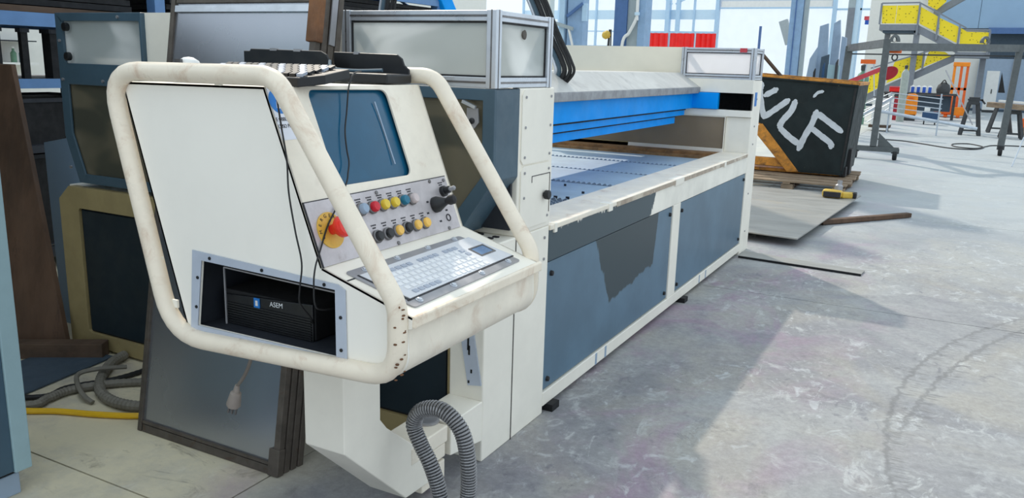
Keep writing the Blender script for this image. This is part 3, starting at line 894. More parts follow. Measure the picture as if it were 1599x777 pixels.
MB().plate([(2.142, .131), (2.230, .131), (2.230, .184), (2.142, .184)], [[(2.149, .137), (2.222, .137), (2.222, .178), (2.149, .178)]], lambda u, v: dk(u, v, .007), kn * .002).build('touchpad_rim', 'ring', kp)
row0 = None
for rr in range(6):
    for cc in range(15):
        y = 1.715 + cc * .0268 + (rr % 3) * .005; s = .100 + rr * .0225
        if rr == 0 and cc in (1, 6, 11):
            continue
        k = MB().prism([dk(y, s, .007), dk(y + .019, s, .007), dk(y + .019, s + .014, .007), dk(y, s + .014, .007)], kn * .0025).build('membrane_key', 'key_grey' if rr == 0 or (rr == 5 and cc < 5) or (cc > 13 and rr < 3) else 'key', kp)
for y, s in ((1.71, .066), (1.86, .062), (2.02, .060), (2.17, .060), (1.705, .254), (1.875, .252), (2.035, .249), (2.205, .246)):
    MB().lathe(dk(y, s, .004), kn, [(0, .011), (.002, .011), (.0025, .007), (.006, .007), (.007, .004)], 12).build('panel_bolt', 'alu', kp)
# bent tube handles
for y, rad in ((1.600, .0265), (2.338, .0265)):
    c = [(-2.185, y, 1.598), (-1.540, y, 1.602), (-1.160, y, 1.055), (-1.160, y, .862), (-1.985, y, .828)]
    MB().tube(rounded(c, [.10, .10, .10, .10, .16], 7), rad, 14, closed=True).build('handle_tube', 'tube', cs, smooth=True)
ch = MB()
for k in range(16):
    z = random.choice((.875, .89, .905, .93, .97, 1.0, 1.03, 1.05)) + random.uniform(-.01, .01)
    a = math.radians(random.uniform(-75, -5)); d = V((math.cos(a), math.sin(a), 0)); t = V((-d.y, d.x, 0)); c0 = V((-1.16, 1.6, z)) + d * .0258
    w = random.uniform(.002, .006); h = random.uniform(.0015, .004)
    ch.prism([c0 + t * (w * math.cos(q * 1.0472)) + V((0, 0, h * math.sin(q * 1.0472))) for q in range(6)], d * .0014)
o = ch.build('paint_chips', 'rust', cs); o['kind'] = 'stuff'
for x, z in ((-2.118, 1.24), (-2.03, 1.05), (-1.975, .925), (-1.75, 1.582), (-1.6, .852)):
    Bx(x - .012, x + .012, 1.604, 1.611, z - .012, z + .012).build('weld_tab', 'beige', cs)
# arm and hinge
arm = [(1.90, .85), (2.09, .85), (2.09, .458), (2.128, .412), (2.294, .278), (2.393, .085), (2.238, .092), (1.90, .409)]
MB().prism([(-1.752, y, z) for y, z in arm], (.165, 0, 0)).build('swing_arm', 'beige', cs, .004)
MB().box(-1.745, -1.585, 2.27, 2.515, .205, .272).box(-1.742, -1.592, 2.34, 2.51, .142, .200).box(-1.735, -1.60, 2.36, 2.52, .045, .125).build('hinge_knuckle', 'beige_worn', cs, .005)
MB().lathe((-1.671, 2.50, .03), (0, 0, 1), [(0, .03), (.242, .03), (.243, .048), (.25, .048), (.252, .04)], 20).build('hinge_pin', 'steel', cs)

# ------------------------------------------------------------------ things on and in the console
pc = thing('computer_case', 'black horizontal computer case with ribbed front inside the open console hatch', 'computer', (-1.68, 1.85, .868))
Bx(-1.855, -1.507, 1.69, 2.10, .87, .972).build('case_body', 'black_matte', pc, .004)
MB().prism([(-1.857, 1.683, .868), (-1.510, 1.683, .868), (-1.510, 1.683, .978), (-1.857, 1.683, .958)], (0, .010, 0)).build('front_bezel', 'black', pc, .003)
rb = MB()
for k in range(9):
    z = .872 + k * .0075
    rb.box(-1.850, -1.515, 1.679, 1.684, z, z + .004)
rb.build('front_ribs', 'black', pc)
Bx(-1.730, -1.708, 1.6795, 1.6825, .932, .965).build('blue_label', 'sticker_blue', pc)
Bx(-1.723, -1.714, 1.6785, 1.6795, .942, .958).build('label_mark', 'white_print', pc)
text('case_lettering', 'ASEM', .021, frame((-1.645, 1.682, .955), (1, 0, 0.04), (0, 0, 1)), 'white_print', pc)

kb = thing('keyboard', 'black computer keyboard with pale key legends on top of the console', 'keyboard', (-1.75, 1.80, 1.60))
kx = V((1, 0, 0)).normalized(); ky = V((-kx.y, kx.x, 0))
def kk(a, c, h):
    return V((-1.775, 1.80, 1.596 + (c + .08) * .15)) + kx * a + ky * c + V((0, 0, h))
MB().prism([kk(-.23, -.08, -.026), kk(.20, -.08, -.026), kk(.245, -.02, -.026), kk(.245, .085, -.026), kk(-.23, .085, -.026)], (0, 0, .026)).build('keyboard_body', 'black', kb, .003)
for i in range(16):
    for j in range(5):
        a = -.215 + i * .0265; c = -.065 + j * .029
        MB().prism([kk(a, c, 0), kk(a + .021, c, 0), kk(a + .021, c + .021, .004), kk(a, c + .021, .004)], (0, 0, .008)).build('keyboard_key', 'black' if (i + j) % 3 else 'key_grey', kb)
tr = thing('plastic_tray', 'black plastic tray with raised back standing behind the keyboard on the console', 'tray', (-1.95, 2.25, 1.585))
def wall2(pts, y0, y1, nm):
    return MB().prism([(x, y0, z) for x, z in pts], (0, y1 - y0, 0)).build(nm, 'black', tr, .003)
wall2([(-2.30, 1.575), (-2.30, 1.668), (-2.27, 1.668), (-2.265, 1.676), (-1.94, 1.673), (-1.915, 1.662), (-1.895, 1.63), (-1.86, 1.615), (-1.86, 1.575)], 2.235, 2.243, 'tray_back')
wall2([(-1.93, 1.575), (-1.93, 1.672), (-1.66, 1.668), (-1.64, 1.655), (-1.632, 1.635), (-1.612, 1.62), (-1.61, 1.575)], 2.29, 2.298, 'tray_back')
Bx(-1.93, -1.605, 2.16, 2.298, 1.575, 1.606).build('tray_base', 'black', tr, .006)
MB().tube(spline([(-1.90, 2.235, 1.640), (-1.86, 2.20, 1.618), (-1.76, 2.19, 1.612), (-1.66, 2.21, 1.616)], 6), .006, 8).build('tray_rim', 'hood', tr, smooth=True)
t_ = MB().box(-2.17, -2.14, 2.232, 2.246, 1.670, 1.679).box(-2.06, -2.03, 2.232, 2.246, 1.669, 1.678).box(-1.84, -1.82, 2.287, 2.30, 1.665, 1.674)
t_.build('tray_clip', 'steel', tr)
kn_ = thing('round_cap', 'small pale domed cap just behind the top handle tube, left of the keyboard', 'cap', (-2.06, 1.78, 1.60))
MB().lathe((-2.06, 1.78, 1.572), (0, 0, 1), [(0, .038), (.04, .038), (.058, .030), (.068, .014), (.070, 0)], 20).build('dome', 'white', kn_, smooth=True)
Bx(-2.072, -2.048, 1.738, 1.748, 1.575, 1.635).build('cap_stripe', 'ring', kn_)

def cable(name, pts, r, m, label, cat='cable', grp=None, n=8):
    o = MB().tube(spline(pts, n), r, 8).build(name, m, None, smooth=True)
    return tag(o, label, cat, grp)
cable('cable', [(-1.66, 2.10, 1.612), (-1.60, 1.99, 1.608), face(1.955, -.012, .012), face(1.940, .012, .006), face(1.900, .08, .006), face(1.868, .135, .005), face(1.850, .19, .005), face(1.843, .225, .005), face(1.824, .255, .006), face(1.799, .286, .008), face(1.725, .347, .011), face(1.671, .390, .010), face(1.62, .445, .008), (-1.412, 1.588, 1.12), (-1.416, 1.585, 1.07), (-1.413, 1.590, 1.01), (-1.415, 1.66, .99), (-1.44, 1.72, .985)], .0024, 'rubber',
      'thin black cable falling from the tray across the screen into the hatch')
cable('cable', [(-1.62, 1.66, 1.600), (-1.585, 1.62, 1.594), (-1.558, 1.612, 1.565), (-1.541, 1.604, 1.545), (-1.52, 1.596, 1.471), (-1.502, 1.592, 1.391), (-1.497, 1.59, 1.308), (-1.477, 1.588, 1.209), (-1.458, 1.588, 1.125), (-1.469, 1.590, 1.054), (-1.475, 1.596, 1.01), (-1.48, 1.64, .96), (-1.50, 1.672, .93)], .0024, 'rubber',
      'thin black cable hanging down the edge of the white side plate into the hatch')
pg = thing('plug_lead', 'grey power lead with a three pin plug dangling under the console', 'cord', (-1.93, 1.80, .55))
MB().tube(spline([(-1.86, 1.80, .846), (-1.868, 1.80, .74), (-1.90, 1.80, .66), (-1.945, 1.80, .60)], 8), .006, 8).build('cord', 'cable_grey', pg, smooth=True)
pa = V((-.035, 0, -.115)).normalized()
MB().lathe((-1.942, 1.80, .606), pa, [(0, .008), (.025, .011), (.03, .018), (.075, .024), (.082, .02)], 12).build('plug_body', 'plug', pg, smooth=True)
for k in (-.016, 0, .016):
    q = V((-1.942 + k, 1.80, .606)) + pa * .080
    MB().cyl(q, q + pa * .03, .004, seg=8).build('pin', 'ring', pg)

# corrugated hose arching in front of the hinge
pth = spline([(-1.22, 1.85, .031), (-1.27, 2.0, .035), (-1.30, 2.15, .075), (-1.302, 2.2, .195), (-1.304, 2.2, .33), (-1.334, 2.2, .438), (-1.408, 2.2, .492), (-1.49, 2.2, .475), (-1.526, 2.2, .415), (-1.50, 2.2, .35), (-1.456, 2.2, .28), (-1.42, 2.2, .19), (-1.40, 2.19, .10), (-1.42, 2.12, .035), (-1.50, 1.96, .031), (-1.62, 1.82, .031)], 40)
out = [pth[0]]; acc = 0.0; step = .0026
for a, c in zip(pth, pth[1:]):
    L = (c - a).length
    while acc + L >= step:
        a = a + (c - a).normalized() * (step - acc); L = (c - a).length; acc = 0.0
        out.append(a)
    acc += L
hs = MB().tube(out, [(.0285, .0292, .0285, .0235)[i % 4] for i in range(len(out))], 14).build('corrugated_hose', 'hose', None, smooth=False)
tag(hs, 'grey corrugated hose looping up in front of the console hinge', 'hose')
MB().tube(out[::6], .0262, 12).build('hose_core', 'rubber', hs, smooth=True)

# ================================================================== LEFT SIDE
# four framed sheet panels leaning on the machine, one behind the other
names = ['front panel of the leaning framed sheet stack with scuffed grey face', 'second panel from the front in the leaning framed sheet stack',
         'third panel from the front in the leaning framed sheet stack', 'rearmost panel of the leaning framed sheet stack']
for i in range(4):
    yb = 2.235 + i * .036
    tilt = .36 / 1.90
    pn = thing('framed_panel', names[i], 'panel', (-2.63, yb, 0), 'framed panels leaning on the machine')
    W0, W1, HH = -3.05, -2.215 + i * .004, 1.93
    up = V((-.035, .36, 1.90)).normalized(); dn = V((0, 1, 0)); nb = V((0, up.z, -up.y)).normalized()
    def P_(x, s, d):
        return V((x, yb, 0.002)) + up * s + nb * d
    def slab(x0, x1, s0, s1, d0, d1):
        return MB().prism([P_(x0, s0, d0), P_(x1, s0, d0), P_(x1, s1, d0), P_(x0, s1, d0)], nb * (d1 - d0))
    slab(W0 + .02, W1 - .02, .02, HH - .02, .012, .016).build('sheet', 'grey_sheet', pn)
    for x0, x1 in ((W0, W0 + .024), (W1 - .030, W1)):
        slab(x0, x1, 0, HH, 0, .030).build('stile', 'rust_frame', pn, .002)
    for s0, s1 in ((0, .034), (HH - .034, HH)):
        slab(W0 + .03, W1 - .042, s0, s1, 0.002, .028).build('cross_rail', 'rust_frame', pn, .002)
    if i == 0:
        slab(W0 + .03, W1 - .042, HH - .072, HH - .045, -.002, .012).build('pale_trim_strip', 'alu', pn)
        slab(W0 + .03, W1 - .042, .038, .050, .0, .012).build('pale_trim_strip', 'rust_frame', pn)
        slab(W1 - .050, W1 + .006, 0, .11, -.006, .03).build('corner_clamp', 'rust_frame', pn, .003)
        slab(W1 - .045, W1 + .012, HH - .19, HH - .02, -.008, .03).build('hinge_block', 'rust', pn, .004)
    if i == 2:
        q = slab(W1 + .001, W1 + .006, HH - .20, HH - .01, -.005, .028); q.build('hinge_strip', 'steel', pn)

# tall pale blue cabinet cut by the left edge of the picture
cb = thing('cabinet', 'tall pale blue cabinet post with slate side panel at the left edge', 'cabinet', (-3.2, 1.3, 0))
MB().box(-3.45, -2.93, 1.625, 1.69, .10, 2.05).box(-3.45, -2.93, .55, .62, .10, 2.05).box(-2.95, -2.93, .62, 1.625, 1.97, 2.05).build('cabinet_frame', 'cabinet_light', cb, .004)
Bx(-3.44, -2.938, .62, 1.625, .105, 1.97).build('cabinet_panel', 'cabinet_dark', cb, .003)
Bx(-3.42, -2.965, .57, 1.66, .085, .102).build('plinth_gap', 'black_matte', cb)
Bx(-3.40, -2.96, .60, 1.655, 0, .086).build('plinth', 'clad_grey', cb, .004)

o = MB().prism([(-4.225, 2.70, .0), (-4.83, 2.50, .0), (-5.42, 2.72, 1.565), (-4.795, 2.89, 1.56)], (-.012, .035, .004)).build('board', 'brown', None, .003)
tag(o, 'brown weathered board leaning upright behind the cabinet', 'board')
o = MB().bar((-4.55, 2.40, .045), (-3.98, 2.76, .045), .09, .085).build('timber_beam', 'wood_dark', None, .004)
tag(o, 'dark timber beam lying on the floor at the foot of the brown board', 'timber')
o = MB().prism([(-4.36, 3.02, .0), (-4.75, 3.02, .0), (-5.05, 3.20, 1.08), (-4.52, 3.22, 1.18)], (-.003, .006, 0)).build('steel_sheet', 'clad', None)
tag(o, 'blue grey sheet of steel leaning in the dark behind the brown board', 'sheet')
o = MB().prism([(-3.83, 2.20, .004), (-3.93, 2.77, .004), (-4.30, 2.72, .004), (-4.25, 2.20, .004)], (0, 0, .008)).build('floor_plate', 'clad_dark', None)
tag(o, 'dull blue grey plate flat on the floor by the timber beam', 'plate')
def rib_hose(pts, r, m, label):
    p = spline(pts, 14)
    o = MB().tube(p, [r * (1 if i % 2 else .9) for i in range(len(p))], 10).build('floor_hose', m, None)
    return tag(o, label, 'hose', 'hoses on the floor at the left')
rib_hose([(-3.95, 1.95, .022), (-3.66, 2.12, .022), (-3.66, 2.22, .022), (-3.66, 2.34, .022), (-3.56, 2.50, .022), (-3.40, 2.62, .022), (-3.15, 2.70, .022)], .022, 'floor_hose', 'straight grey ribbed hose running from the cabinet under the machine')
rib_hose([(-3.85, 2.78, .03), (-3.80, 2.66, .03), (-3.66, 2.50, .028), (-3.50, 2.385, .028), (-3.33, 2.345, .028), (-3.18, 2.385, .028), (-3.05, 2.50, .028)], .027, 'floor_hose', 'thick grey ribbed hose curving like a U beside the leaning panels')
rib_hose([(-4.0, 2.05, .015), (-3.72, 2.22, .015), (-3.72, 2.36, .015), (-3.62, 2.56, .015), (-3.60, 2.75, .015)], .014, 'rubber', 'thin dark hose alongside the straight grey hose')
cable('floor_cable', [(-3.62, 2.62, .06), (-3.68, 2.50, .075), (-3.72, 2.42, .065), (-3.64, 2.36, .045), (-3.52, 2.31, .03), (-3.46, 2.31, .012)], .012, 'floor_hose', 'short brownish cable end bent over the hoses on the floor')
cable('yellow_hose', [(-4.1, 1.98, .015), (-3.80, 2.03, .015), (-3.63, 2.085, .015), (-3.50, 2.16, .015), (-3.32, 2.23, .015), (-3.14, 2.325, .015), (-3.08, 2.43, .015), (-2.9, 2.52, .015)], .0145, 'yellow_hose', 'yellow hose lying on the floor in front of the grey hoses', 'hose')

# pallet rack along the left, seen end on
rk = thing('pallet_rack', 'dark loaded pallet rack with blue beams behind the left end of the machine', 'rack', (-6.5, 6.5, 0))
for y in (3.02, 4.92, 6.90, 9.2):
    for x in (-6.05, -6.95):
        Bx(x - .05, x + .05, y - .05, y + .05, 0, 4.4).build('upright', 'rack_blue' if y > 4 else 'rack_dark', rk)
    for z in (.5, 1.3, 2.1):
        MB().bar((-6.05, y, z), (-6.95, y, z + .5), .03, .03).build('brace', 'rack_blue', rk)
for z0, z1 in ((.10, .18), (.90, .955), (1.372, 1.44), (1.815, 1.912), (2.33, 2.43)):
    for x in (-6.0, -7.0):
        Bx(x - .025, x + .025, 3.07, 9.15, z0, z1).build('beam', 'rack_blue' if z0 > 1 else 'rack_dark', rk)
for z in (.19, .955, 1.44, 1.915, 2.43):
    Bx(-6.97, -6.03, 3.07, 9.15, z - .006, z).build('shelf', 'rack_dark', rk)
def crate(y0, y1, z0, z1, label, m='black_matte', x0=-6.95, x1=-6.06):
    c = thing('crate', label, 'crate', ((x0 + x1) / 2, (y0 + y1) / 2, z0), 'dark crates on the pallet rack')
    Bx(x0, x1, y0, y1, z0, z1 - .02).build('crate_body', m, c)
    MB().box(x0 - .01, x1 + .01, y0 - .01, y0 + .03, z1 - .03, z1).box(x0 - .01, x1 + .01, y1 - .03, y1 + .01, z1 - .03, z1).box(x1 - .02, x1 + .012, y0, y1, z1 - .03, z1).box(x0 - .012, x0 + .02, y0, y1, z1 - .03, z1).build('crate_rim', 'rack_dark', c)
crate(3.1, 3.5, .19, .88, 'dark crate on the lowest rack shelf, nearest the camera'); crate(3.55, 4.15, .19, .88, 'dark crate on the lowest rack shelf, right of the nearest crate'); crate(4.2, 5.9, .19, .88, 'long dark crate on the lowest rack shelf')
crate(3.1, 4.5, .955, 1.295, 'dark crate on the second rack shelf below the blue beam'); crate(4.6, 6.3, .955, 1.36, 'second dark crate on the second rack shelf')
crate(3.1, 3.595, 1.44, 1.80, 'dark box on the third rack shelf left of the bright gap', x0=-6.16); crate(3.745, 3.795, 1.44, 1.80, 'narrow dark post-like box standing between the two bright gaps', x0=-6.10); crate(3.965, 5.2, 1.44, 1.80, 'long dark box on the third rack shelf behind the machine', x0=-6.16)
for k, (y0, y1) in enumerate(((3.15, 4.8), (5.0, 6.8), (7.0, 9.1))):  # unseen upper crates, added to block sun from the left floor
    crate(y0, y1, 2.43, 4.2, ('unseen tall crate added on the rack top to block sun, nearest', 'unseen tall crate added on the rack top to block sun, middle one', 'unseen tall crate added on the rack top to block sun, farthest')[k])
for i, (y0, y1) in enumerate(((3.08, 4.68), (5.02, 6.78), (7.0, 9.1))):
    s_ = thing('sheet_stack', ('stack of dark steel sheets on the top visible rack shelf, nearest', 'stack of dark steel sheets on the top rack shelf behind the leaning panels', 'stack of dark steel sheets on the top rack shelf above the aluminium box')[i], 'sheets', (-6.5, (y0 + y1) / 2, 1.915))
    for k in range(8):
        d = random.uniform(-.03, .03)
        Bx(-6.96, -6.05 + d, y0 + d, y1 + d, 1.917 + k * .05, 1.917 + k * .05 + .043).build('sheet', 'black_matte' if k else 'wood_dark', s_)
MB().bar((-6.0, 8.95, 2.78), (-6.0, 9.50, 2.15), .14, .22).build('end_guard', 'blue', rk, .01)
# hall wall seen through the rack, and shelving against it
w = Bx(-15.2, -15.0, -4, 26, 0, 5).build('wall_left', 'wall_white'); struct(w)
sh = thing('wall_shelf', 'white wall shelf with small red and white parts seen through the rack gaps', 'shelf', (-14.8, 8.7, 1.4))
Bx(-14.99, -14.6, 7.9, 9.3, 1.38, 1.42).build('shelf_board', 'white', sh); Bx(-14.99, -14.6, 7.9, 9.3, 1.78, 1.80).build('shelf_board', 'rack_dark', sh)
for k, (y, m) in enumerate(((8.40, 'white'), (8.52, 'red'), (8.66, 'orange_red'), (8.95, 'green'), (9.1, 'cabinet_light'))):
    o = thing('bottle', 'small %s container on the wall shelf beyond the rack' % ('white', 'red', 'orange', 'green', 'pale blue')[k], 'bottle', (-14.75, y, 1.42))
    MB().lathe((-14.75, y, 1.42), (0, 0, 1), [(0, .05), (.16, .05), (.2, .02), (.24, .02)], 10).build('bottle_body', m, o)
    MB().lathe((-14.75, y, 1.66), (0, 0, 1), [(0, .022), (.03, .022)], 8).build('bottle_cap', 'white', o)

# ================================================================== RIGHT SIDE, FLOOR
sp = thing('floor_plate', 'large grey steel plate lying raised off the floor beside the pallet', 'plate', (-1.9, 9.8, .07))
MB().prism([(-1.185, 8.12, .075), (-2.75, 8.30, .075), (-2.6, 11.55, .075), (-.955, 11.62, .075)], (0, 0, .012)).build('plate_sheet', 'sheet_steel', sp)
for y in (8.7, 10.9):
    Bx(-2.6, -1.45, y, y + .10, 0, .074).build('bearer', 'wood_dark', sp)
o = MB().bar((-1.16, 9.52, .035), (-.33, 10.72, .03), .075, .05).build('rusty_bar', 'brown', None, .004)
tag(o, 'rust brown flat bar sticking out from under the grey steel plate', 'bar')
o = MB().prism([(-1.56, 7.35, .002), (-.525, 7.26, .002), (-.508, 7.43, .002), (-1.56, 7.60, .002)], (0, 0, .012)).build('sheet_strip', 'sheet_steel')
MB().prism([(-1.56, 7.335, .002), (-.52, 7.245, .002), (-.525, 7.26, .002), (-1.56, 7.35, .002)], (0, 0, .016)).build('strip_edge', 'black_matte', o)
tag(o, 'narrow grey sheet strip with a black edge lying on the floor past the machine end', 'strip')

pw = thing('pallet', 'weathered wooden pallet under the black skip', 'pallet', (-1.9, 12.8, 0))
for k in range(7):
    y = 12.0 + k * .30
    MB().prism([(-2.95, y, .122), (-1.19 + .02 * (k % 2), y + .02, .122), (-1.19 + .02 * (k % 2), y + .22, .122), (-2.95, y + .2, .122)], (0, 0, .022)).build('deck_board', 'wood', pw, .003)
for x in (-1.30, -1.98, -2.72):
    Bx(x - .05, x + .05, 12.0, 14.0, .10, .121).build('stringer_board', 'wood', pw)
    for y in (12.0, 12.9, 13.8):
        Bx(x - .07, x + .09, y + .01, y + .17, .02, .10).build('block', 'wood', pw, .003)
    Bx(x - .05, x + .05, 12.0, 14.0, 0, .02).build('bottom_board', 'wood_dark', pw)

sk = thing('skip', 'black tipping skip with an orange rim and white sprayed letters standing on the pallet', 'skip', (-1.9, 13.6, .15))
zb, zt = .20, 1.50
def sky(y):  # outline of the side plate
    return [(-2.88, y, zt + .07), (-1.285, y, zt - .02), (-1.365, y, zb), (-1.98, y, zb), (-2.56, y, .86), (-2.88, y, .95)]
y0, y1 = 12.9, 14.35
MB().prism(sky(y0), (0, .02, 0)).build('side_plate', 'skip', sk, .004)
MB().prism(sky(y1), (0, -.02, 0)).build('side_plate', 'skip', sk, .004)
o2 = sky(y0)
def panel(i, j, nm, m, t=.02):
    a, c = V(o2[i]), V(o2[j])
    MB().prism([a, c, c + V((0, y1 - y0, 0)), a + V((0, y1 - y0, 0))], V((c - a)).cross(V((0, 1, 0))).normalized() * t).build(nm, m, sk)
panel(1, 2, 'end_plate', 'skip'); panel(2, 3, 'bottom_plate', 'skip'); panel(3, 4, 'chute_plate', 'skip_orange'); panel(4, 5, 'chute_plate', 'skip_orange'); panel(5, 0, 'chute_mouth', 'skip')
rm = MB()
za, zc_ = zt + .07, zt - .02
for yy in (y0, y1):
    rm.bar((-2.9, yy, za + .022), (-1.265, yy, zc_ + .022), .05, .045)
rm.bar((-1.275, y0, zc_ + .022), (-1.275, y1, zc_ + .022), .05, .045).bar((-2.88, y0, za + .022), (-2.88, y1, za + .022), .05, .045)
rm.build('rim', 'skip_orange', sk, .004)
MB().bar((-2.9, y0 - .02, za - .002), (-1.265, y0 - .02, zc_ - .002), .02, .022).build('rim_lip', 'skip', sk)
MB().prism([(-2.56, y0 - .02, .87), (-1.97, y0 - .02, .19), (-2.13, y0 - .02, .17), (-2.72, y0 - .02, .80)], (0, .02, 0)).build('chute_flange', 'skip_orange', sk, .003)
MB().box(-2.9, -1.40, y0 + .10, y0 + .32, .155, .20).box(-2.9, -1.40, y1 - .32, y1 - .10, .155, .20).build('fork_pocket', 'skip_orange', sk, .004)
Bx(-3.0, -2.18, y0 + .02, y0 + .14, .24, .36).build('side_beam', 'skip_orange', sk, .004)
MB().box(-1.38, -1.28, y0 + .25, y0 + .5, .17, .55).box(-1.40, -1.31, y0 + .06, y0 + .2, .155, .3).build('latch_gear', 'rubber', sk, .01)
MB().bar((-1.372, y0 - .004, .25), (-1.30, y0 - .004, 1.44), .03, .012, (0, 1, 0)).build('corner_edge', 'rubber', sk)
NS = [0]
def stroke(pts, w, name='graffiti_stroke'):
    NS[0] += 1
    pts = [(x, y - .0005 * NS[0], z) for x, y, z in pts]
    p = spline(pts, 6); m = MB(); n = len(p)
    L = []; R = []
    for i in range(n):
        t = (p[min(i + 1, n - 1)] - p[max(i - 1, 0)]).normalized()
        nn = V((-t.z, 0, t.x)); k = w * (1 + random.uniform(-.1, .1)) * (1 if 0 < i < n - 1 else .65)
        L.append(p[i] + nn * k); R.append(p[i] - nn * k)
    for i in range(n - 1):
        m.prism([L[i], L[i + 1], R[i + 1], R[i]], (0, -.0015, 0))
    for q, w0 in ((p[0], w * .66), (p[-1], w * .66)):
        m.prism([q + V((w0 * math.cos(a * .524), 0, w0 * math.sin(a * .524))) for a in range(12)], (0, -.0018, 0))
    m.build(name, 'spray', sk)
yk = y0 - .001
st_ = lambda *q: [(x, yk, z) for x, z in q]
stroke(st_((-2.62, 1.46), (-2.64, 1.35), (-2.60, 1.15), (-2.55, .96)), .040)
stroke(st_((-2.56, 1.29), (-2.40, 1.385)), .042)
stroke(st_((-2.55, .965), (-2.38, 1.10), (-2.215, 1.235)), .042)
stroke(st_((-2.115, 1.225), (-2.16, 1.08), (-2.27, .93), (-2.31, .83)), .044)
stroke(st_((-2.30, .82), (-2.16, .70), (-2.01, .60)), .044)
stroke(st_((-1.80, 1.09), (-1.85, .90), (-1.93, .72), (-2.00, .52)), .044)
stroke(st_((-1.78, 1.06), (-1.62, .95), (-1.43, .82)), .044)
stroke(st_((-1.84, .84), (-1.70, .74), (-1.56, .64), (-1.55, .58)), .042)
stroke(st_((-1.86, 1.30), (-1.81, 1.36), (-1.74, 1.38)), .022)

o = MB().tube([(-2.78, 13.5, 1.90), (-2.30, 13.5, 1.40)], .028, 8).build('scrap_rod', 'wood_dark'); tag(o, 'brownish scrap rod sticking up out of the skip near the machine end', 'rod')
ag = thing('power_tool', 'small yellow and black cordless power tool lying on the steel plate', 'tool', (-1.25, 11.2, .087))
MB().box(-1.38, -1.14, 11.10, 11.24, .088, .19).build('tool_body', 'tool_yellow', ag, .03)
MB().box(-1.36, -1.15, 11.085, 11.10, .10, .17).build('tool_grip', 'ink', ag, .006)
MB().bar((-1.16, 11.18, .13), (-1.02, 11.30, .12), .09, .08).build('tool_handle', 'tool_yellow', ag, .02)
MB().box(-1.08, -.98, 11.24, 11.36, .088, .16).build('battery', 'rubber', ag, .01)
MB().lathe((-1.20, 11.22, .18), (0.1, 0.1, 1), [(0, .05), (.06, .05), (.08, .03), (.13, .03)], 12).build('tool_head', 'steel', ag)

# ================================================================== MOBILE GANTRY CRANE
cr = thing('gantry_crane', 'grey mobile gantry crane frame on castors behind the skip', 'crane', (-.3, 19.3, 0))
MB().bar((-1.36, 17.9, .24), (-1.34, 17.9, 2.30), .12, .12).build('post', 'crane', cr)
MB().bar((.955, 20.7, .22), (1.03, 20.7, 2.33), .13, .13).build('post', 'crane', cr)
MB().bar((-2.42, 21, .22), (-2.36, 21, 2.26), .15, .15).build('post', 'crane', cr)
MB().bar((-1.75, 17.9, .20), (-.89, 17.9, .20), .12, .10).build('base_beam', 'crane', cr)
MB().prism([(-1.28, 17.86, .25), (-.98, 17.86, .25), (-1.28, 17.86, .52)], (0, .03, 0)).build('gusset', 'crane', cr)
MB().bar((-1.34, 17.9, 2.24), (-2.36, 21, 2.22), .12, .15).build('side_beam', 'crane', cr)
MB().bar((-1.34, 17.9, 2.17), (2.0, 21.88, 2.30), .12, .15).build('top_beam', 'crane', cr)
MB().bar((-2.36, 21, 2.09), (1.4, 20.7, 2.10), .03, .03).build('thin_rail', 'trestle', cr)
for px, py, pz in ((-1.28, 17.97, 2.26), (.30, 19.85, 2.32)):
    d = V((3.34, 3.98, .13)).normalized()
    arc = [(.14 * math.cos(math.radians(a)), .02 + .14 * math.sin(math.radians(a))) for a in range(0, 181, 20)]
    hol = [(.05 * math.cos(math.radians(a)), .06 + .05 * math.sin(math.radians(a))) for a in range(0, 360, 30)]
    MB().plate(arc, [hol], lambda u, v: V((px, py, pz)) + d * (u + .1) + V((0, 0, v - .01)), V((-d.y, d.x, 0)) * .03).build('lifting_lug', 'crane', cr)
MB().box(-1.30, -1.08, 18.1, 18.2, 2.06, 2.12).build('trolley', 'orange_red', cr)
MB().tube([(-1.19 + .05 * math.cos(a * .6283), 18.15, 1.98 + .06 * math.sin(a * .6283)) for a in range(10)], .014, 8, closed=True).build('hook_ring', 'trestle', cr)
for x, y in ((-.95, 17.9), (.96, 20.7), (-2.42, 21), (-1.68, 17.9)):
    c_ = MB().box(x - .07, x + .07, y - .05, y + .05, .13, .22).build('castor_fork', 'trestle', cr)
    MB().lathe((x - .03, y, .098), (1, 0, 0), [(-.01, .09), (0.003, .098), (.057, .098), (.07, .09)], 16).build('castor_wheel', 'rubber', c_)

# ================================================================== COLUMNS
def hcol(name, x, y, w, d, h, mA, mB, label, extra=None):
    t = thing(name, label, 'column', (x, y, 0))
    Bx(x - w / 2, x + w / 2, y - d / 2, y - d / 2 + .03, 0, h).build('flange', mA, t)
    Bx(x - w / 2, x + w / 2, y + d / 2 - .03, y + d / 2, 0, h).build('flange', mA, t)
    Bx(x - .02, x + .02, y - d / 2, y + d / 2, 0, h).build('web', mB, t)
    return t
c = thing('steel_column', 'blue steel column beyond the skip, with a grey pipe beside it', 'column', (-3.72, 22, 0))
Bx(-3.92, -3.62, 21.85, 22.15, 0, 8).build('shaft', 'col_blue', c); Bx(-3.60, -3.50, 21.9, 22.0, 0, 8).build('side_flange', 'col_grey', c); Bx(-3.80, -3.78, 21.82, 21.85, 0, 8).build('edge_strip', 'col_dark', c)
c = thing('steel_column', 'wide blue and grey steel column with a bent conduit, behind the machine gantry', 'column', (-6.3, 17, 0))
Bx(-6.62, -6.34, 16.9, 17.3, 0, 8).build('flange', 'col_dark', c); Bx(-6.34, -6.09, 16.95, 17.3, 0, 8).build('web', 'col_grey', c); Bx(-6.09, -5.94, 16.9, 17.3, 0, 8).build('flange', 'col_blue', c)
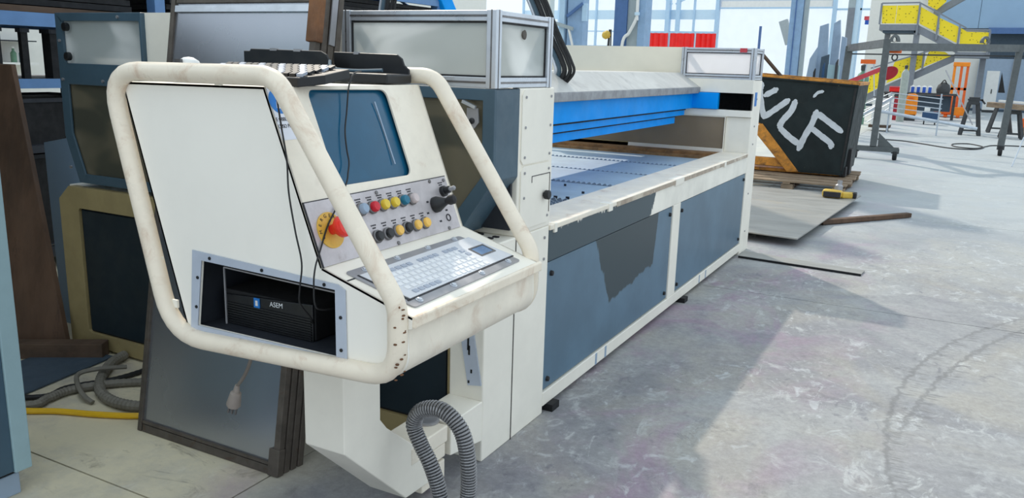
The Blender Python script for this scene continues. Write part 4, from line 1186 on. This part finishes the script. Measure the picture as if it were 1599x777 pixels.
MB().tube(spline([(-6.10, 16.85, 6), (-6.10, 16.85, 2.9), (-6.11, 16.85, 2.65), (-6.25, 16.85, 2.35), (-6.40, 16.85, 2.05), (-6.42, 16.85, 0.5)], 6), .035, 8).build('conduit', 'white', c, smooth=True)
MB().cyl((-6.10, 16.85, 2.70), (-6.10, 16.85, 2.76), .055).build('conduit_clip', 'band', c)
c = thing('steel_column', 'pale blue column with a bracket behind the near aluminium box', 'column', (-6.2, 14, 0))
Bx(-6.50, -6.40, 13.9, 14.2, 0, 7).build('flange', 'mullion', c); Bx(-6.36, -6.06, 13.95, 14.2, 0, 7).build('web', 'col_blue', c); Bx(-6.06, -5.98, 13.9, 13.98, 2.42, 2.72).build('junction_box', 'mullion', c)
MB().bar((-6.55, 13.85, 2.38), (-6.20, 13.85, 2.28), .05, .06).build('bracket_arm', 'col_grey', c); MB().bar((-6.28, 13.85, 2.28), (-6.20, 13.85, 2.0), .04, .03).build('bracket_strut', 'white', c)
MB().bar((-6.35, 13.9, 2.50), (-6.05, 13.9, 2.72), .03, .05).build('gusset', 'col_dark', c)
c = thing('steel_column', 'white and grey column close behind the machine cables', 'column', (-6.9, 14, 0))
Bx(-6.88, -6.70, 13.9, 14.1, 0, 7).build('shaft', 'wall_white', c); Bx(-6.98, -6.88, 13.9, 14.1, 0, 7).build('side', 'col_grey', c)
c = thing('steel_column', 'slim grey column beyond the gantry crane, before the window wall', 'column', (-3.7, 33, 0))
Bx(-3.90, -3.66, 32.9, 33.2, 0, 8).build('flange', 'col_grey', c); Bx(-3.66, -3.52, 32.95, 33.2, 0, 8).build('side', 'band', c)
Bx(-3.88, -3.66, 32.88, 32.9, 0, 3.95).build('lower_cladding', 'stair_grey', c)

# ================================================================== WINDOW WALL AND REAR WALL
zc = [0, 3.80, 4.52, 5.08, 9.5]
win = 0
wall = Bx(-26, -13.1, 50, 50.2, 0, 2.2).build('wall_back', 'band'); struct(wall)
xs = [-26, -23.4, -20.8, -17.5, -16.0, -14.5, -13.1]
for a, c in zip(xs, xs[1:]):
    win += 1
    fr = MB().box(a - .05, a + .05, 49.9, 50.1, 2.2, 9.5).box(a, c, 49.95, 50.1, 2.2, 2.3)
    for z in (2.9, 3.8, 6.3, 7.6):
        fr.box(a, c, 49.96, 50.06, z - .03, z + .03)
    fr = fr.build('window_%d' % win, 'mullion'); struct(fr)
    Bx(a + .05, c - .05, 50.0, 50.05, 4.52, 5.08).build('band_panel', 'band', fr)
    for z0, z1 in ((2.32, 2.87), (2.93, 3.77), (3.83, 4.50), (5.10, 6.27), (6.33, 7.57), (7.63, 9.4)):
        Bx(a + .06, c - .06, 50.02, 50.03, z0, z1).build('pane', 'glass', fr)
for i, x in enumerate((-16.05, -15.4)):
    struct(Bx(x - .12, x + .12, 49.6, 49.8, 0, 9.5).build('trim_%d' % (i + 1), 'mullion'))
struct(MB().bar((-17.4, 49.7, 6.4), (-15.8, 49.7, 5.4), .08, .08).bar((-15.6, 49.7, 5.4), (-13.4, 49.7, 6.4), .08, .08).build('trim_3', 'mullion'))
# roller door
dr = MB().box(-13.2, -13.0, 49.8, 50.2, 0, 9.5).box(-6.7, -6.5, 49.8, 50.2, 0, 9.5).box(-13.0, -6.7, 49.9, 50.1, 5.12, 5.2).build('door_1', 'mullion'); struct(dr)
for k in range(14):
    Bx(-13.0, -6.7, 49.95, 50.0, 5.22 + k * .16, 5.22 + k * .16 + .15).build('shutter_slat', 'alu_flange', dr)
Bx(-12.9, -6.75, 49.93, 49.95, 5.2, 5.55).build('shutter_bottom', 'white', dr)
Bx(-13.0, -6.7, 50.05, 50.06, 0.02, 5.1).build('pane', 'glass', dr)
fr = MB().box(-6.5, -4.0, 49.9, 50.1, 5.02, 5.12).box(-6.5, -4.0, 49.9, 50.1, 0, .3).box(-5.3, -5.2, 49.9, 50.1, .3, 9.5).build('window_8', 'mullion'); struct(fr)
for a, c in ((-6.45, -5.32), (-5.18, -4.05)):
    Bx(a, c, 50.0, 50.01, .32, 5.0).build('pane', 'glass', fr); Bx(a, c, 50.0, 50.01, 5.14, 9.4).build('pane', 'glass', fr)
o = MB().bar((-9.7, 46, 0), (-9.7, 46, 3.95), .12, .1).build('bollard_post', 'col_dark'); tag(o, 'thin dark blue post standing in front of the bright doorway', 'post')
o = MB().bar((-8.3, 47, 3.1), (-8.75, 47, 4.3), .45, .3, (0, 1, 0)).bar((-8.1, 47, 0), (-8.3, 47, 3.2), .2, .2).build('leaning_duct', 'col_grey'); tag(o, 'grey slanted duct at the right side of the bright doorway', 'duct')
# rear right walls
w = Bx(-4.6, 5.0, 48, 48.2, 0, 9.5).build('wall_right_rear', 'wall_white'); struct(w)
up_ = MB().box(-1.6, 6.5, 47.5, 47.52, 3.95, 9.5).build('wall_upper', 'clad_dark'); struct(up_)
for a, c in ((-1.58, .44), (.46, 2.5), (2.52, 4.6)):
    Bx(a, c, 47.44, 47.5, 3.98, 9.4).build('cladding_panel', 'clad', up_)
Bx(.9, 6, 47.2, 47.5, 3.72, 4.0).build('eave_beam', 'col_dark', up_)
w = Bx(1.05, 6, 47.9, 47.98, 2.55, 3.75).build('wall_recess', 'clad_dark'); struct(w)
w = Bx(.72, 6, 47.7, 47.78, 0, 2.55).build('wall_grey', 'clad_grey'); struct(w)
Bx(2.2, 2.35, 47.6, 47.7, 0, 2.55).build('wall_post', 'clad_dark', w)
struct(Bx(-4.6, 6, 47.55, 47.69, 0, .12).build('baseboard_rear', 'clad_dark'))

# ================================================================== YELLOW STAIR
sr = thing('staircase', 'grey steel staircase with yellow perforated railing panels and a landing', 'stairs', (-1.5, 42, 0))
YS = 42.0
def spn(pts, nm='railing_panel', m='perforated', t=.05, y=YS):
    MB().prism([(x, y, z) for x, z in pts], (0, t, 0)).build(nm, m, sr)
spn([(-3.54, 4.68), (-2.93, 4.68), (-2.93, 3.90), (-3.47, 3.90)]); spn([(-2.91, 4.68), (-2.04, 4.69), (-1.97, 3.90), (-2.91, 3.90)])
spn([(-1.95, 4.62), (-1.21, 4.20), (-1.14, 3.50), (-1.93, 3.90)]); spn([(-1.15, 4.15), (-.35, 3.77), (-.35, 3.08), (-1.08, 3.45)])
spn([(-.26, 3.72), (.0, 3.56), (.84, 3.54), (.86, 2.72), (-.22, 2.75)])
spn([(-1.40, 2.75), (-.75, 2.70), (-.50, 2.52), (-1.55, 2.02)], y=42.4); spn([(-1.92, 2.55), (-1.60, 2.62), (-1.60, 2.0), (-1.92, 1.82)], y=42.4)
spn([(-2.75, 2.25), (-2.05, 2.52), (-2.05, 1.72), (-3.0, 1.25)], y=42.4); spn([(-3.75, 1.55), (-3.05, 1.95), (-3.05, 1.2), (-3.75, .75)], y=42.4)
spn([(-1.79, 5.6), (-.95, 5.6), (-1.00, 4.90), (-1.34, 4.55), (-1.72, 4.75)], y=43)
Bx(-3.55, -1.95, 42, 44, 3.60, 3.86).build('landing', 'stair_grey', sr); Bx(-.35, 1.0, 42, 44, 2.46, 2.70).build('lower_landing', 'stair_grey', sr)
Bx(-3.4, -2.0, 42.1, 43.9, 3.50, 3.60).build('landing_beam', 'clad_dark', sr)
def slope(p, q, th, y, nm='stringer', m='stair_grey', t=.12):
    MB().prism([(p[0], y, p[1]), (q[0], y, q[1]), (q[0], y, q[1] - th), (p[0], y, p[1] - th)], (0, t, 0)).build(nm, m, sr)
slope((-2.0, 3.86), (-.3, 2.98), .34, 42.05); slope((-2.0, 3.86), (-.3, 2.98), .3, 43.6)
slope((-.35, 2.62), (-4.2, .50), .34, 42.45); slope((-.35, 2.62), (-4.2, .50), .3, 43.6)
slope((-1.45, 4.55), (1.2, 6.3), .32, 43.1); slope((-1.45, 4.55), (1.2, 6.3), .3, 43.9)
for k in range(11):
    x = -.55 - k * .34; z = 2.35 - k * .188
    Bx(x - .15, x + .15, 42.57, 43.6, z - .04, z).build('tread', 'stair_grey', sr)
for k in range(5):
    x = -1.75 + k * .3; z = 3.55 - k * .16
    Bx(x - .15, x + .15, 42.17, 43.6, z - .04, z).build('tread', 'stair_grey', sr)
for x, z0, z1, y in ((-3.56, 3.86, 4.78, 42), (-1.99, 3.4, 4.78, 42), (-1.18, 3.2, 4.30, 42), (-.30, 2.7, 3.86, 42), (.88, 2.6, 3.6, 42), (-1.58, 1.9, 2.85, 42.4)):
    Bx(x - .04, x + .04, y - .06, y + .04, z0, z1).build('rail_post', 'stair_grey', sr)
for p, q in (((-3.56, 4.78), (-1.99, 4.80)), ((-1.99, 4.78), (-.05, 3.72)), ((-.05, 3.66), (.9, 3.64)), ((-3.7, 1.9), (-.6, 3.0))):
    MB().bar((p[0], YS - .02, p[1]), (q[0], YS - .02, q[1]), .06, .06).build('handrail', 'stair_grey', sr)
for x, y, h in ((-1.98, 42.2, 3.6), (-3.3, 43.8, 3.6), (.8, 43.8, 2.46)):
    Bx(x - .12, x + .12, y - .1, y + .1, 0, h).build('leg', 'stair_grey', sr)

# ================================================================== FAR WORKSHOP THINGS
for i, (a, c) in enumerate(((-13.3, -12.18), (-12.12, -10.95), (-10.89, -9.95))):
    q = thing('welding_curtain', ('leftmost', 'middle', 'rightmost')[i] + ' red welding curtain of the three hung before the windows', 'curtain', ((a + c) / 2, 38, 0), 'red welding curtains')
    m = MB(); n = 12
    pts = []
    for k in range(n + 1):
        pts.append((a + (c - a) * k / n, 38 + .05 * math.sin(k * 2.0 + i)))
    m.prism([(x, y, .8) for x, y in pts] + [(x, y + .01, .8) for x, y in pts[::-1]], (0, 0, 2.42))
    m.build('curtain_sheet', 'red', q)
    MB().bar((a - .03, 38.05, 3.24), (c + .03, 38.05, 3.24), .05, .05).build('curtain_rod', 'mullion', q)
    for x in (a, c):
        Bx(x - .02, x + .02, 38.03, 38.07, 0, 3.24).build('curtain_pole', 'mullion', q)
q = thing('tool_trolley', 'cluster of upright torches with a yellow head by the blue grey column', 'trolley', (-7.9, 20, 0))
MB().box(-8.05, -7.75, 19.9, 20.1, 0, 1.9).build('trolley_post', 'clad_grey', q)
for k in range(5):
    x = -7.98 + k * .06
    MB().bar((x, 19.95, 1.7), (x + random.uniform(-.05, .1), 19.95, 2.55), .025, .03).build('torch', 'trestle', q)
MB().lathe((-8.08, 19.9, 2.38), (1, 0, .4), [(0, .05), (.05, .10), (.16, .10), (.2, .05)], 12).build('yellow_head', 'tool_yellow', q)
MB().lathe((-7.72, 19.9, 2.1), (0, 0, 1), [(0, .05), (.25, .05), (.28, .02)], 10).build('red_cap', 'estop', q)

for k, (x, w, h, m) in enumerate(((-3.46, .05, 1.75, 'rubber'), (-2.93, .07, 2.0, 'trestle'), (-3.24, .05, 1.9, 'navy'))):
    o = MB().prism([(x, 23.4, .02), (x + w, 23.4, .02), (x + w * .7, 23.4, h), (x, 23.4, h - .1)], (.02, .03, 0)).build('offcut_strip', m)
    tag(o, ('narrow black offcut strip before the upright sheets, left one', 'grey offcut strip before the upright sheets, right one', 'navy offcut strip before the upright sheets, middle one')[k], 'strip')
lab = ['tall pale blue steel sheet standing upright, left of the standing sheets', 'tall narrow steel sheet standing in the middle of the upright sheets', 'short dark sheet standing in front of the upright sheets',
       'steel sheet standing rightmost of the upright sheets', 'small pale sheet standing low before the upright sheets', 'low slanted sheet at the left foot of the upright sheets']
shp = [([(-3.52, .02), (-3.50, 2.86), (-3.30, 2.93), (-3.24, 2.1), (-3.24, .02)], 24.0, 'standing_sheet'), ([(-3.20, .02), (-3.19, 2.95), (-3.05, 3.04), (-3.00, 2.6), (-2.98, .02)], 24.3, 'standing_sheet'),
       ([(-3.38, .02), (-3.34, 2.05), (-3.16, 2.12), (-3.12, .02)], 23.7, 'clad_dark'), ([(-3.0, .02), (-2.98, 2.62), (-2.86, 2.58), (-2.80, .02)], 24.5, 'clad_grey'), ([(-3.12, .02), (-3.12, 1.86), (-2.84, 1.84), (-2.84, .02)], 23.5, 'cabinet_light'),
       ([(-3.85, .02), (-3.66, 2.0), (-3.5, 2.3), (-3.5, .02)], 23.9, 'clad_grey')]
for l_, (pp, y, m) in zip(lab, shp):
    o = MB().prism([(x, y, z) for x, z in pp], (.02, .03, 0)).build('standing_sheet', m)
    tag(o, l_, 'sheet', 'steel sheets standing upright')

def gas(name, x, y, r, h, m, label):
    t = thing(name, label, 'cylinder', (x, y, 0))
    MB().lathe((x, y, 0), (0, 0, 1), [(0, r), (h, r), (h + r * .7, r * .7), (h + r, r * .35), (h + r * 1.3, r * .3)], 16).build('cylinder_body', m, t, smooth=True)
    MB().lathe((x, y, h + r * 1.25), (0, 0, 1), [(0, r * .4), (r * .8, r * .45), (r, r * .2)], 10).build('valve', 'trestle', t)
gas('gas_cylinder', -1.74, 33, .13, 1.70, 'gas_grey', 'grey gas cylinder standing before the yellow stair')
gas('gas_cylinder', -2.86, 30, .20, 1.50, 'green', 'green gas cylinder left of the red extraction arm')
t = thing('extraction_arm', 'red extraction arm with a dark red oval hood behind the crane post', 'arm', (-2.3, 25, 0))
MB().bar((-2.75, 25, 1.40), (-1.95, 25, 1.78), .10, .12).build('arm_tube', 'pink_red', t)
MB().prism([(-1.74 + .23 * math.cos(a * .314), 24.9, 1.68 + .18 * math.sin(a * .314) + .06 * math.cos(a * .314)) for a in range(20)], (0, .18, 0)).build('arm_hood', 'dark_red', t)
Bx(-2.82, -2.68, 24.95, 25.05, 0, 1.45).build('arm_stand', 'trestle', t)
t = thing('board_sign', 'small orange red board fixed high behind the crane', 'board', (-2.4, 28, 1.9))
Bx(-2.78, -2.35, 28, 28.03, 1.95, 2.08).build('board_face', 'orange_red', t); MB().bar((-2.7, 28.02, 0), (-2.6, 28.02, 1.95), .03, .03).build('board_leg', 'zinc', t); MB().bar((-2.15, 28.02, 0), (-2.4, 28.02, 1.95), .03, .03).build('board_leg', 'zinc', t)
t = thing('wall_box', 'small red and blue boxes on the window wall beside the grey column', 'box', (-4.6, 49.5, 4.3))
Bx(-4.95, -4.5, 49.6, 49.7, 4.25, 4.55).build('blue_box', 'royal', t); Bx(-5.0, -4.65, 49.58, 49.6, 4.48, 4.68).build('red_box', 'pink_red', t)
t = thing('welding_cart', 'white welding machine cart on small wheels near the crane post', 'cart', (-1.9, 27, 0))
Bx(-2.20, -1.66, 26.8, 27.4, .18, .98).build('cart_body', 'white', t, .02); Bx(-2.20, -1.66, 26.79, 27.3, .98, 1.0).build('cart_top', 'trestle', t)
for x in (-2.1, -1.72):
    MB().lathe((x - .03, 26.9, .09), (1, 0, 0), [(0, .09), (.06, .09)], 14).build('cart_wheel', 'rubber', t)
Bx(-2.24, -1.66, 26.8, 27.4, .1, .18).build('cart_base', 'wood_dark', t)
t = thing('waste_bin', 'orange plastic bin standing among the far workshop tools', 'bin', (-1.5, 34, 0))
MB().prism([(-1.74, 34, .22), (-1.27, 34, .22), (-1.29, 34, .92), (-1.40, 34, .99), (-1.62, 34, .97), (-1.66, 34, .80), (-1.78, 34, .76)], (0, .4, 0)).build('bin_body', 'orange', t, .02)
Bx(-1.7, -1.3, 34.05, 34.35, 0, .22).build('bin_base', 'trestle', t); Bx(-1.60, -1.42, 33.97, 34, .80, .85).build('bin_handle', 'orange_red', t)
t = thing('fire_extinguisher', 'dark red fire extinguisher between the cart and the orange bin', 'extinguisher', (-1.95, 34, 0))
MB().lathe((-2.0, 34, 0), (0, 0, 1), [(0, .12), (.7, .12), (.8, .05), (.86, .05)], 14).build('extinguisher_body', 'dark_red', t, smooth=True); Bx(-2.08, -1.94, 33.95, 34.05, .86, .92).build('extinguisher_lever', 'trestle', t)
t = thing('tool_box', 'red lidded tool box on the bench beyond the crane', 'toolbox', (-2.2, 36, .99))
Bx(-2.40, -1.98, 35.9, 36.2, .99, 1.15).build('box_body', 'red', t, .02); Bx(-2.41, -1.97, 35.88, 36.22, 1.15, 1.20).build('box_lid', 'pink_red', t, .01)
t = thing('work_bench', 'dark cluttered work bench in front of the far white wall', 'bench', (-1.3, 38, 0))
Bx(-2.6, .0, 35.8, 36.6, .92, .99).build('bench_top', 'trestle', t); Bx(-2.2, -.2, 36.2, 36.5, .3, .9).build('bench_drawers', 'clad_dark', t)
for x in (-2.5, -.1):
    for y in (35.9, 36.5):
        Bx(x - .05, x + .05, y - .05, y + .05, 0, .92).build('leg', 'trestle', t)
for k in range(4):
    x = -1.58 + k * .20
    t = thing('canister', ('leftmost white canister with blue label on the bench', 'second canister with blue label on the bench', 'third canister with blue label on the bench', 'rightmost canister with blue label on the bench')[k], 'canister', (x, 36, .99), 'blue labelled canisters')
    Bx(x - .085, x + .085, 35.92, 36.1, .99, 1.24).build('canister_body', 'white', t, .02); Bx(x - .05, x + .06, 35.905, 35.92, 1.0, 1.21).build('canister_label', 'royal', t)
    Bx(x - .03, x + .03, 35.98, 36.04, 1.24, 1.28).build('canister_cap', 'white', t)
t = thing('bag', 'dark rounded bag resting on the bench by the orange lift mast', 'bag', (-.5, 36.1, .99))
MB().lathe((-.52, 36.1, .99), (0, 0, 1), [(0, .22), (.15, .25), (.32, .2), (.42, .08), (.43, 0)], 14).build('bag_body', 'trestle', t, smooth=True); MB().tube(spline([(-.65, 36.0, 1.3), (-.52, 36.0, 1.5), (-.4, 36.0, 1.3)], 5), .02, 6).build('bag_handle', 'rubber', t)
t = thing('trolley_box', 'dark blue box trolley with small wheels on the far floor', 'trolley', (-.75, 32, 0))
Bx(-1.0, -.5, 31.9, 32.3, .14, .44).build('box_body', 'navy', t, .02); Bx(-.95, -.78, 31.95, 32.2, .44, .58).build('white_jar', 'white', t, .02)
for x in (-.92, -.58):
    MB().lathe((x - .02, 31.95, .07), (1, 0, 0), [(0, .07), (.04, .07)], 12).build('wheel', 'rubber', t)
t = thing('lift_stacker', 'orange pallet stacker with a tall mast in front of the white wall', 'stacker', (.1, 39, 0))
for x in (-.25, .0, .22):
    Bx(x - .05, x + .05, 39.0, 39.12, .12, 2.2).build('mast_rail', 'orange' if x < 0 else 'orange_red', t)
Bx(-.32, .29, 38.96, 39.14, 2.05, 2.22).build('mast_head', 'orange', t, .02); Bx(-.3, .27, 39.0, 39.1, 1.1, 1.2).build('cross_bar', 'orange_red', t)
Bx(-.80, -.15, 38.6, 39.2, .10, .86).build('power_unit', 'orange_red', t, .03); Bx(-.80, -.50, 38.56, 38.6, .14, .80).build('cover', 'orange', t, .02)
Bx(-.1, .4, 38.6, 39.0, .08, .42).build('carriage', 'orange', t, .02)
for x in (-.35, .1):
    Bx(x - .07, x + .07, 38.0, 39.2, .03, .09).build('fork', 'orange_red', t)
t = thing('locker', 'tall white steel locker against the grey wall', 'locker', (1.3, 46, 0))
Bx(1.10, 1.62, 45.9, 46.4, .12, 1.95).build('locker_body', 'white', t, .01); Bx(1.10, 1.62, 45.92, 46.4, 0, .12).build('plinth', 'trestle', t); Bx(1.36, 1.40, 45.88, 45.9, .9, 1.1).build('locker_handle', 'trestle', t)
MB().prism([(1.66, 45.95, .95), (1.70, 45.95, 1.9), (1.95, 45.95, .95)], (0, .05, 0)).build('dark_flap', 'rubber', t)

def trestle(x, y, w, h, label):
    t = thing('saw_horse', label, 'trestle', (x, y, 0), 'dark saw horses')
    for sx in (-1, 1):
        for sy in (-1, 1):
            MB().bar((x + sx * w, y + sy * .28, 0.0), (x + sx * w * .45, y + sy * .06, h), .09, .07).build('leg', 'trestle', t)
        MB().bar((x + sx * w * .8, y - .22, .25), (x + sx * w * .8, y + .22, .25), .05, .06).build('spreader', 'trestle', t)
    MB().bar((x - w * .9, y - .23, .14), (x + w * .9, y - .23, .14), .05, .05).build('foot_bar', 'trestle', t)
    Bx(x - w * .6, x + w * .6, y - .12, y + .12, h - .05, h + .06).build('top_beam', 'trestle', t, .01)
trestle(.43, 27.5, .24, .92, 'dark saw horse with a clamp plate on top, left of the two')
trestle(1.25, 29.5, .30, .80, 'dark saw horse standing furthest back of the three')
trestle(1.45, 27.0, .26, .72, 'dark saw horse carrying the wooden block, beside the crane post')
t = thing('clamp', 'dark clamp plate lying on the left saw horse', 'clamp', (.45, 27.5, .98))
Bx(.27, .66, 27.38, 27.6, .985, 1.03).build('clamp_plate', 'trestle', t); MB().bar((.62, 27.4, 1.02), (.72, 27.4, .90), .04, .05).build('clamp_arm', 'trestle', t); Bx(.30, .58, 27.4, 27.58, 1.03, 1.08).build('clamp_block', 'trestle', t)
t = thing('wooden_block', 'brown wooden block lying across the saw horses by the right crane post', 'block', (1.2, 27, .8))
MB().bar((.83, 27.3, .90), (1.75, 26.7, .86), .3, .14).build('block_body', 'wood', t, .01)
o = MB().bar((1.05, 27.15, 1.012), (1.75, 26.72, .985), .10, .06).build('grated_channel', 'white'); tag(o, 'pale slotted channel resting on top of the wooden block', 'channel')
t = thing('toolbox_orange', 'small orange red box on the floor at the far right edge', 'box', (1.85, 29, 0))
Bx(1.72, 2.1, 28.9, 29.2, .22, .48).build('box_body', 'orange_red', t, .01); Bx(1.75, 2.1, 28.92, 29.2, 0, .22).build('box_base', 'wood', t)
t['category'] = 'box'
# long bars lying over the trestles, and a fence of thin bars
o = MB().tube([(-1.93, 26, .62), (.59, 26.5, .24)], .045, 8).build('long_pipe', 'zinc'); tag(o, 'long pale pipe sloping down towards the foot of the left saw horse', 'pipe')
o = MB().tube([(-.41, 28, 1.81), (.47, 26.9, .33)], .018, 6).build('thin_rod', 'steel'); tag(o, 'thin rod leaning steeply past the orange stacker', 'rod')
o = MB().tube([(-2.35, 26, .50), (-1.62, 26, 1.02)], .04, 8).build('slanting_pipe', 'zinc'); tag(o, 'short pale pipe slanting up to the right by the welding cart', 'pipe')
fb = thing('bar_rack', 'low rack of thin horizontal wires in front of the far bench', 'rack', (-1.4, 26.2, 0))
for k, (za, zb_) in enumerate(((1.14, 1.02), (1.0, .88), (.86, .75), (.72, .62))):
    MB().tube([(-2.55 + .1 * k, 26.2, za - .45), (-1.68, 26.2, za), (-.35, 26.2, zb_)], .012, 6).build('wire', 'zinc', fb)
for x in (-1.68, -.40):
    Bx(x - .02, x + .02, 26.18, 26.22, 0, 1.16).build('rack_post', 'zinc', fb)
cable('floor_cable', [(-1.7, 23.3, .012), (-1.1, 23.2, .012), (-.6, 22.6, .012), (0, 21.8, .012), (.5, 21.9, .012), (.7, 22.8, .012), (.4, 23.6, .012), (.05, 23.2, .012), (.1, 22.4, .012), (.5, 22.2, .012), (.75, 23.0, .012), (.9, 23.5, .012), (1.3, 23.8, .012), (2.2, 24, .012)], .014, 'rubber', 'black cable looped on the far floor between the crane feet')
o = MB().tube([(1.08, 18.3, .0), (1.22, 18.6, .55)], .012, 6).build('thin_stake', 'zinc'); tag(o, 'thin grey stake at the far right edge of the floor', 'stake')
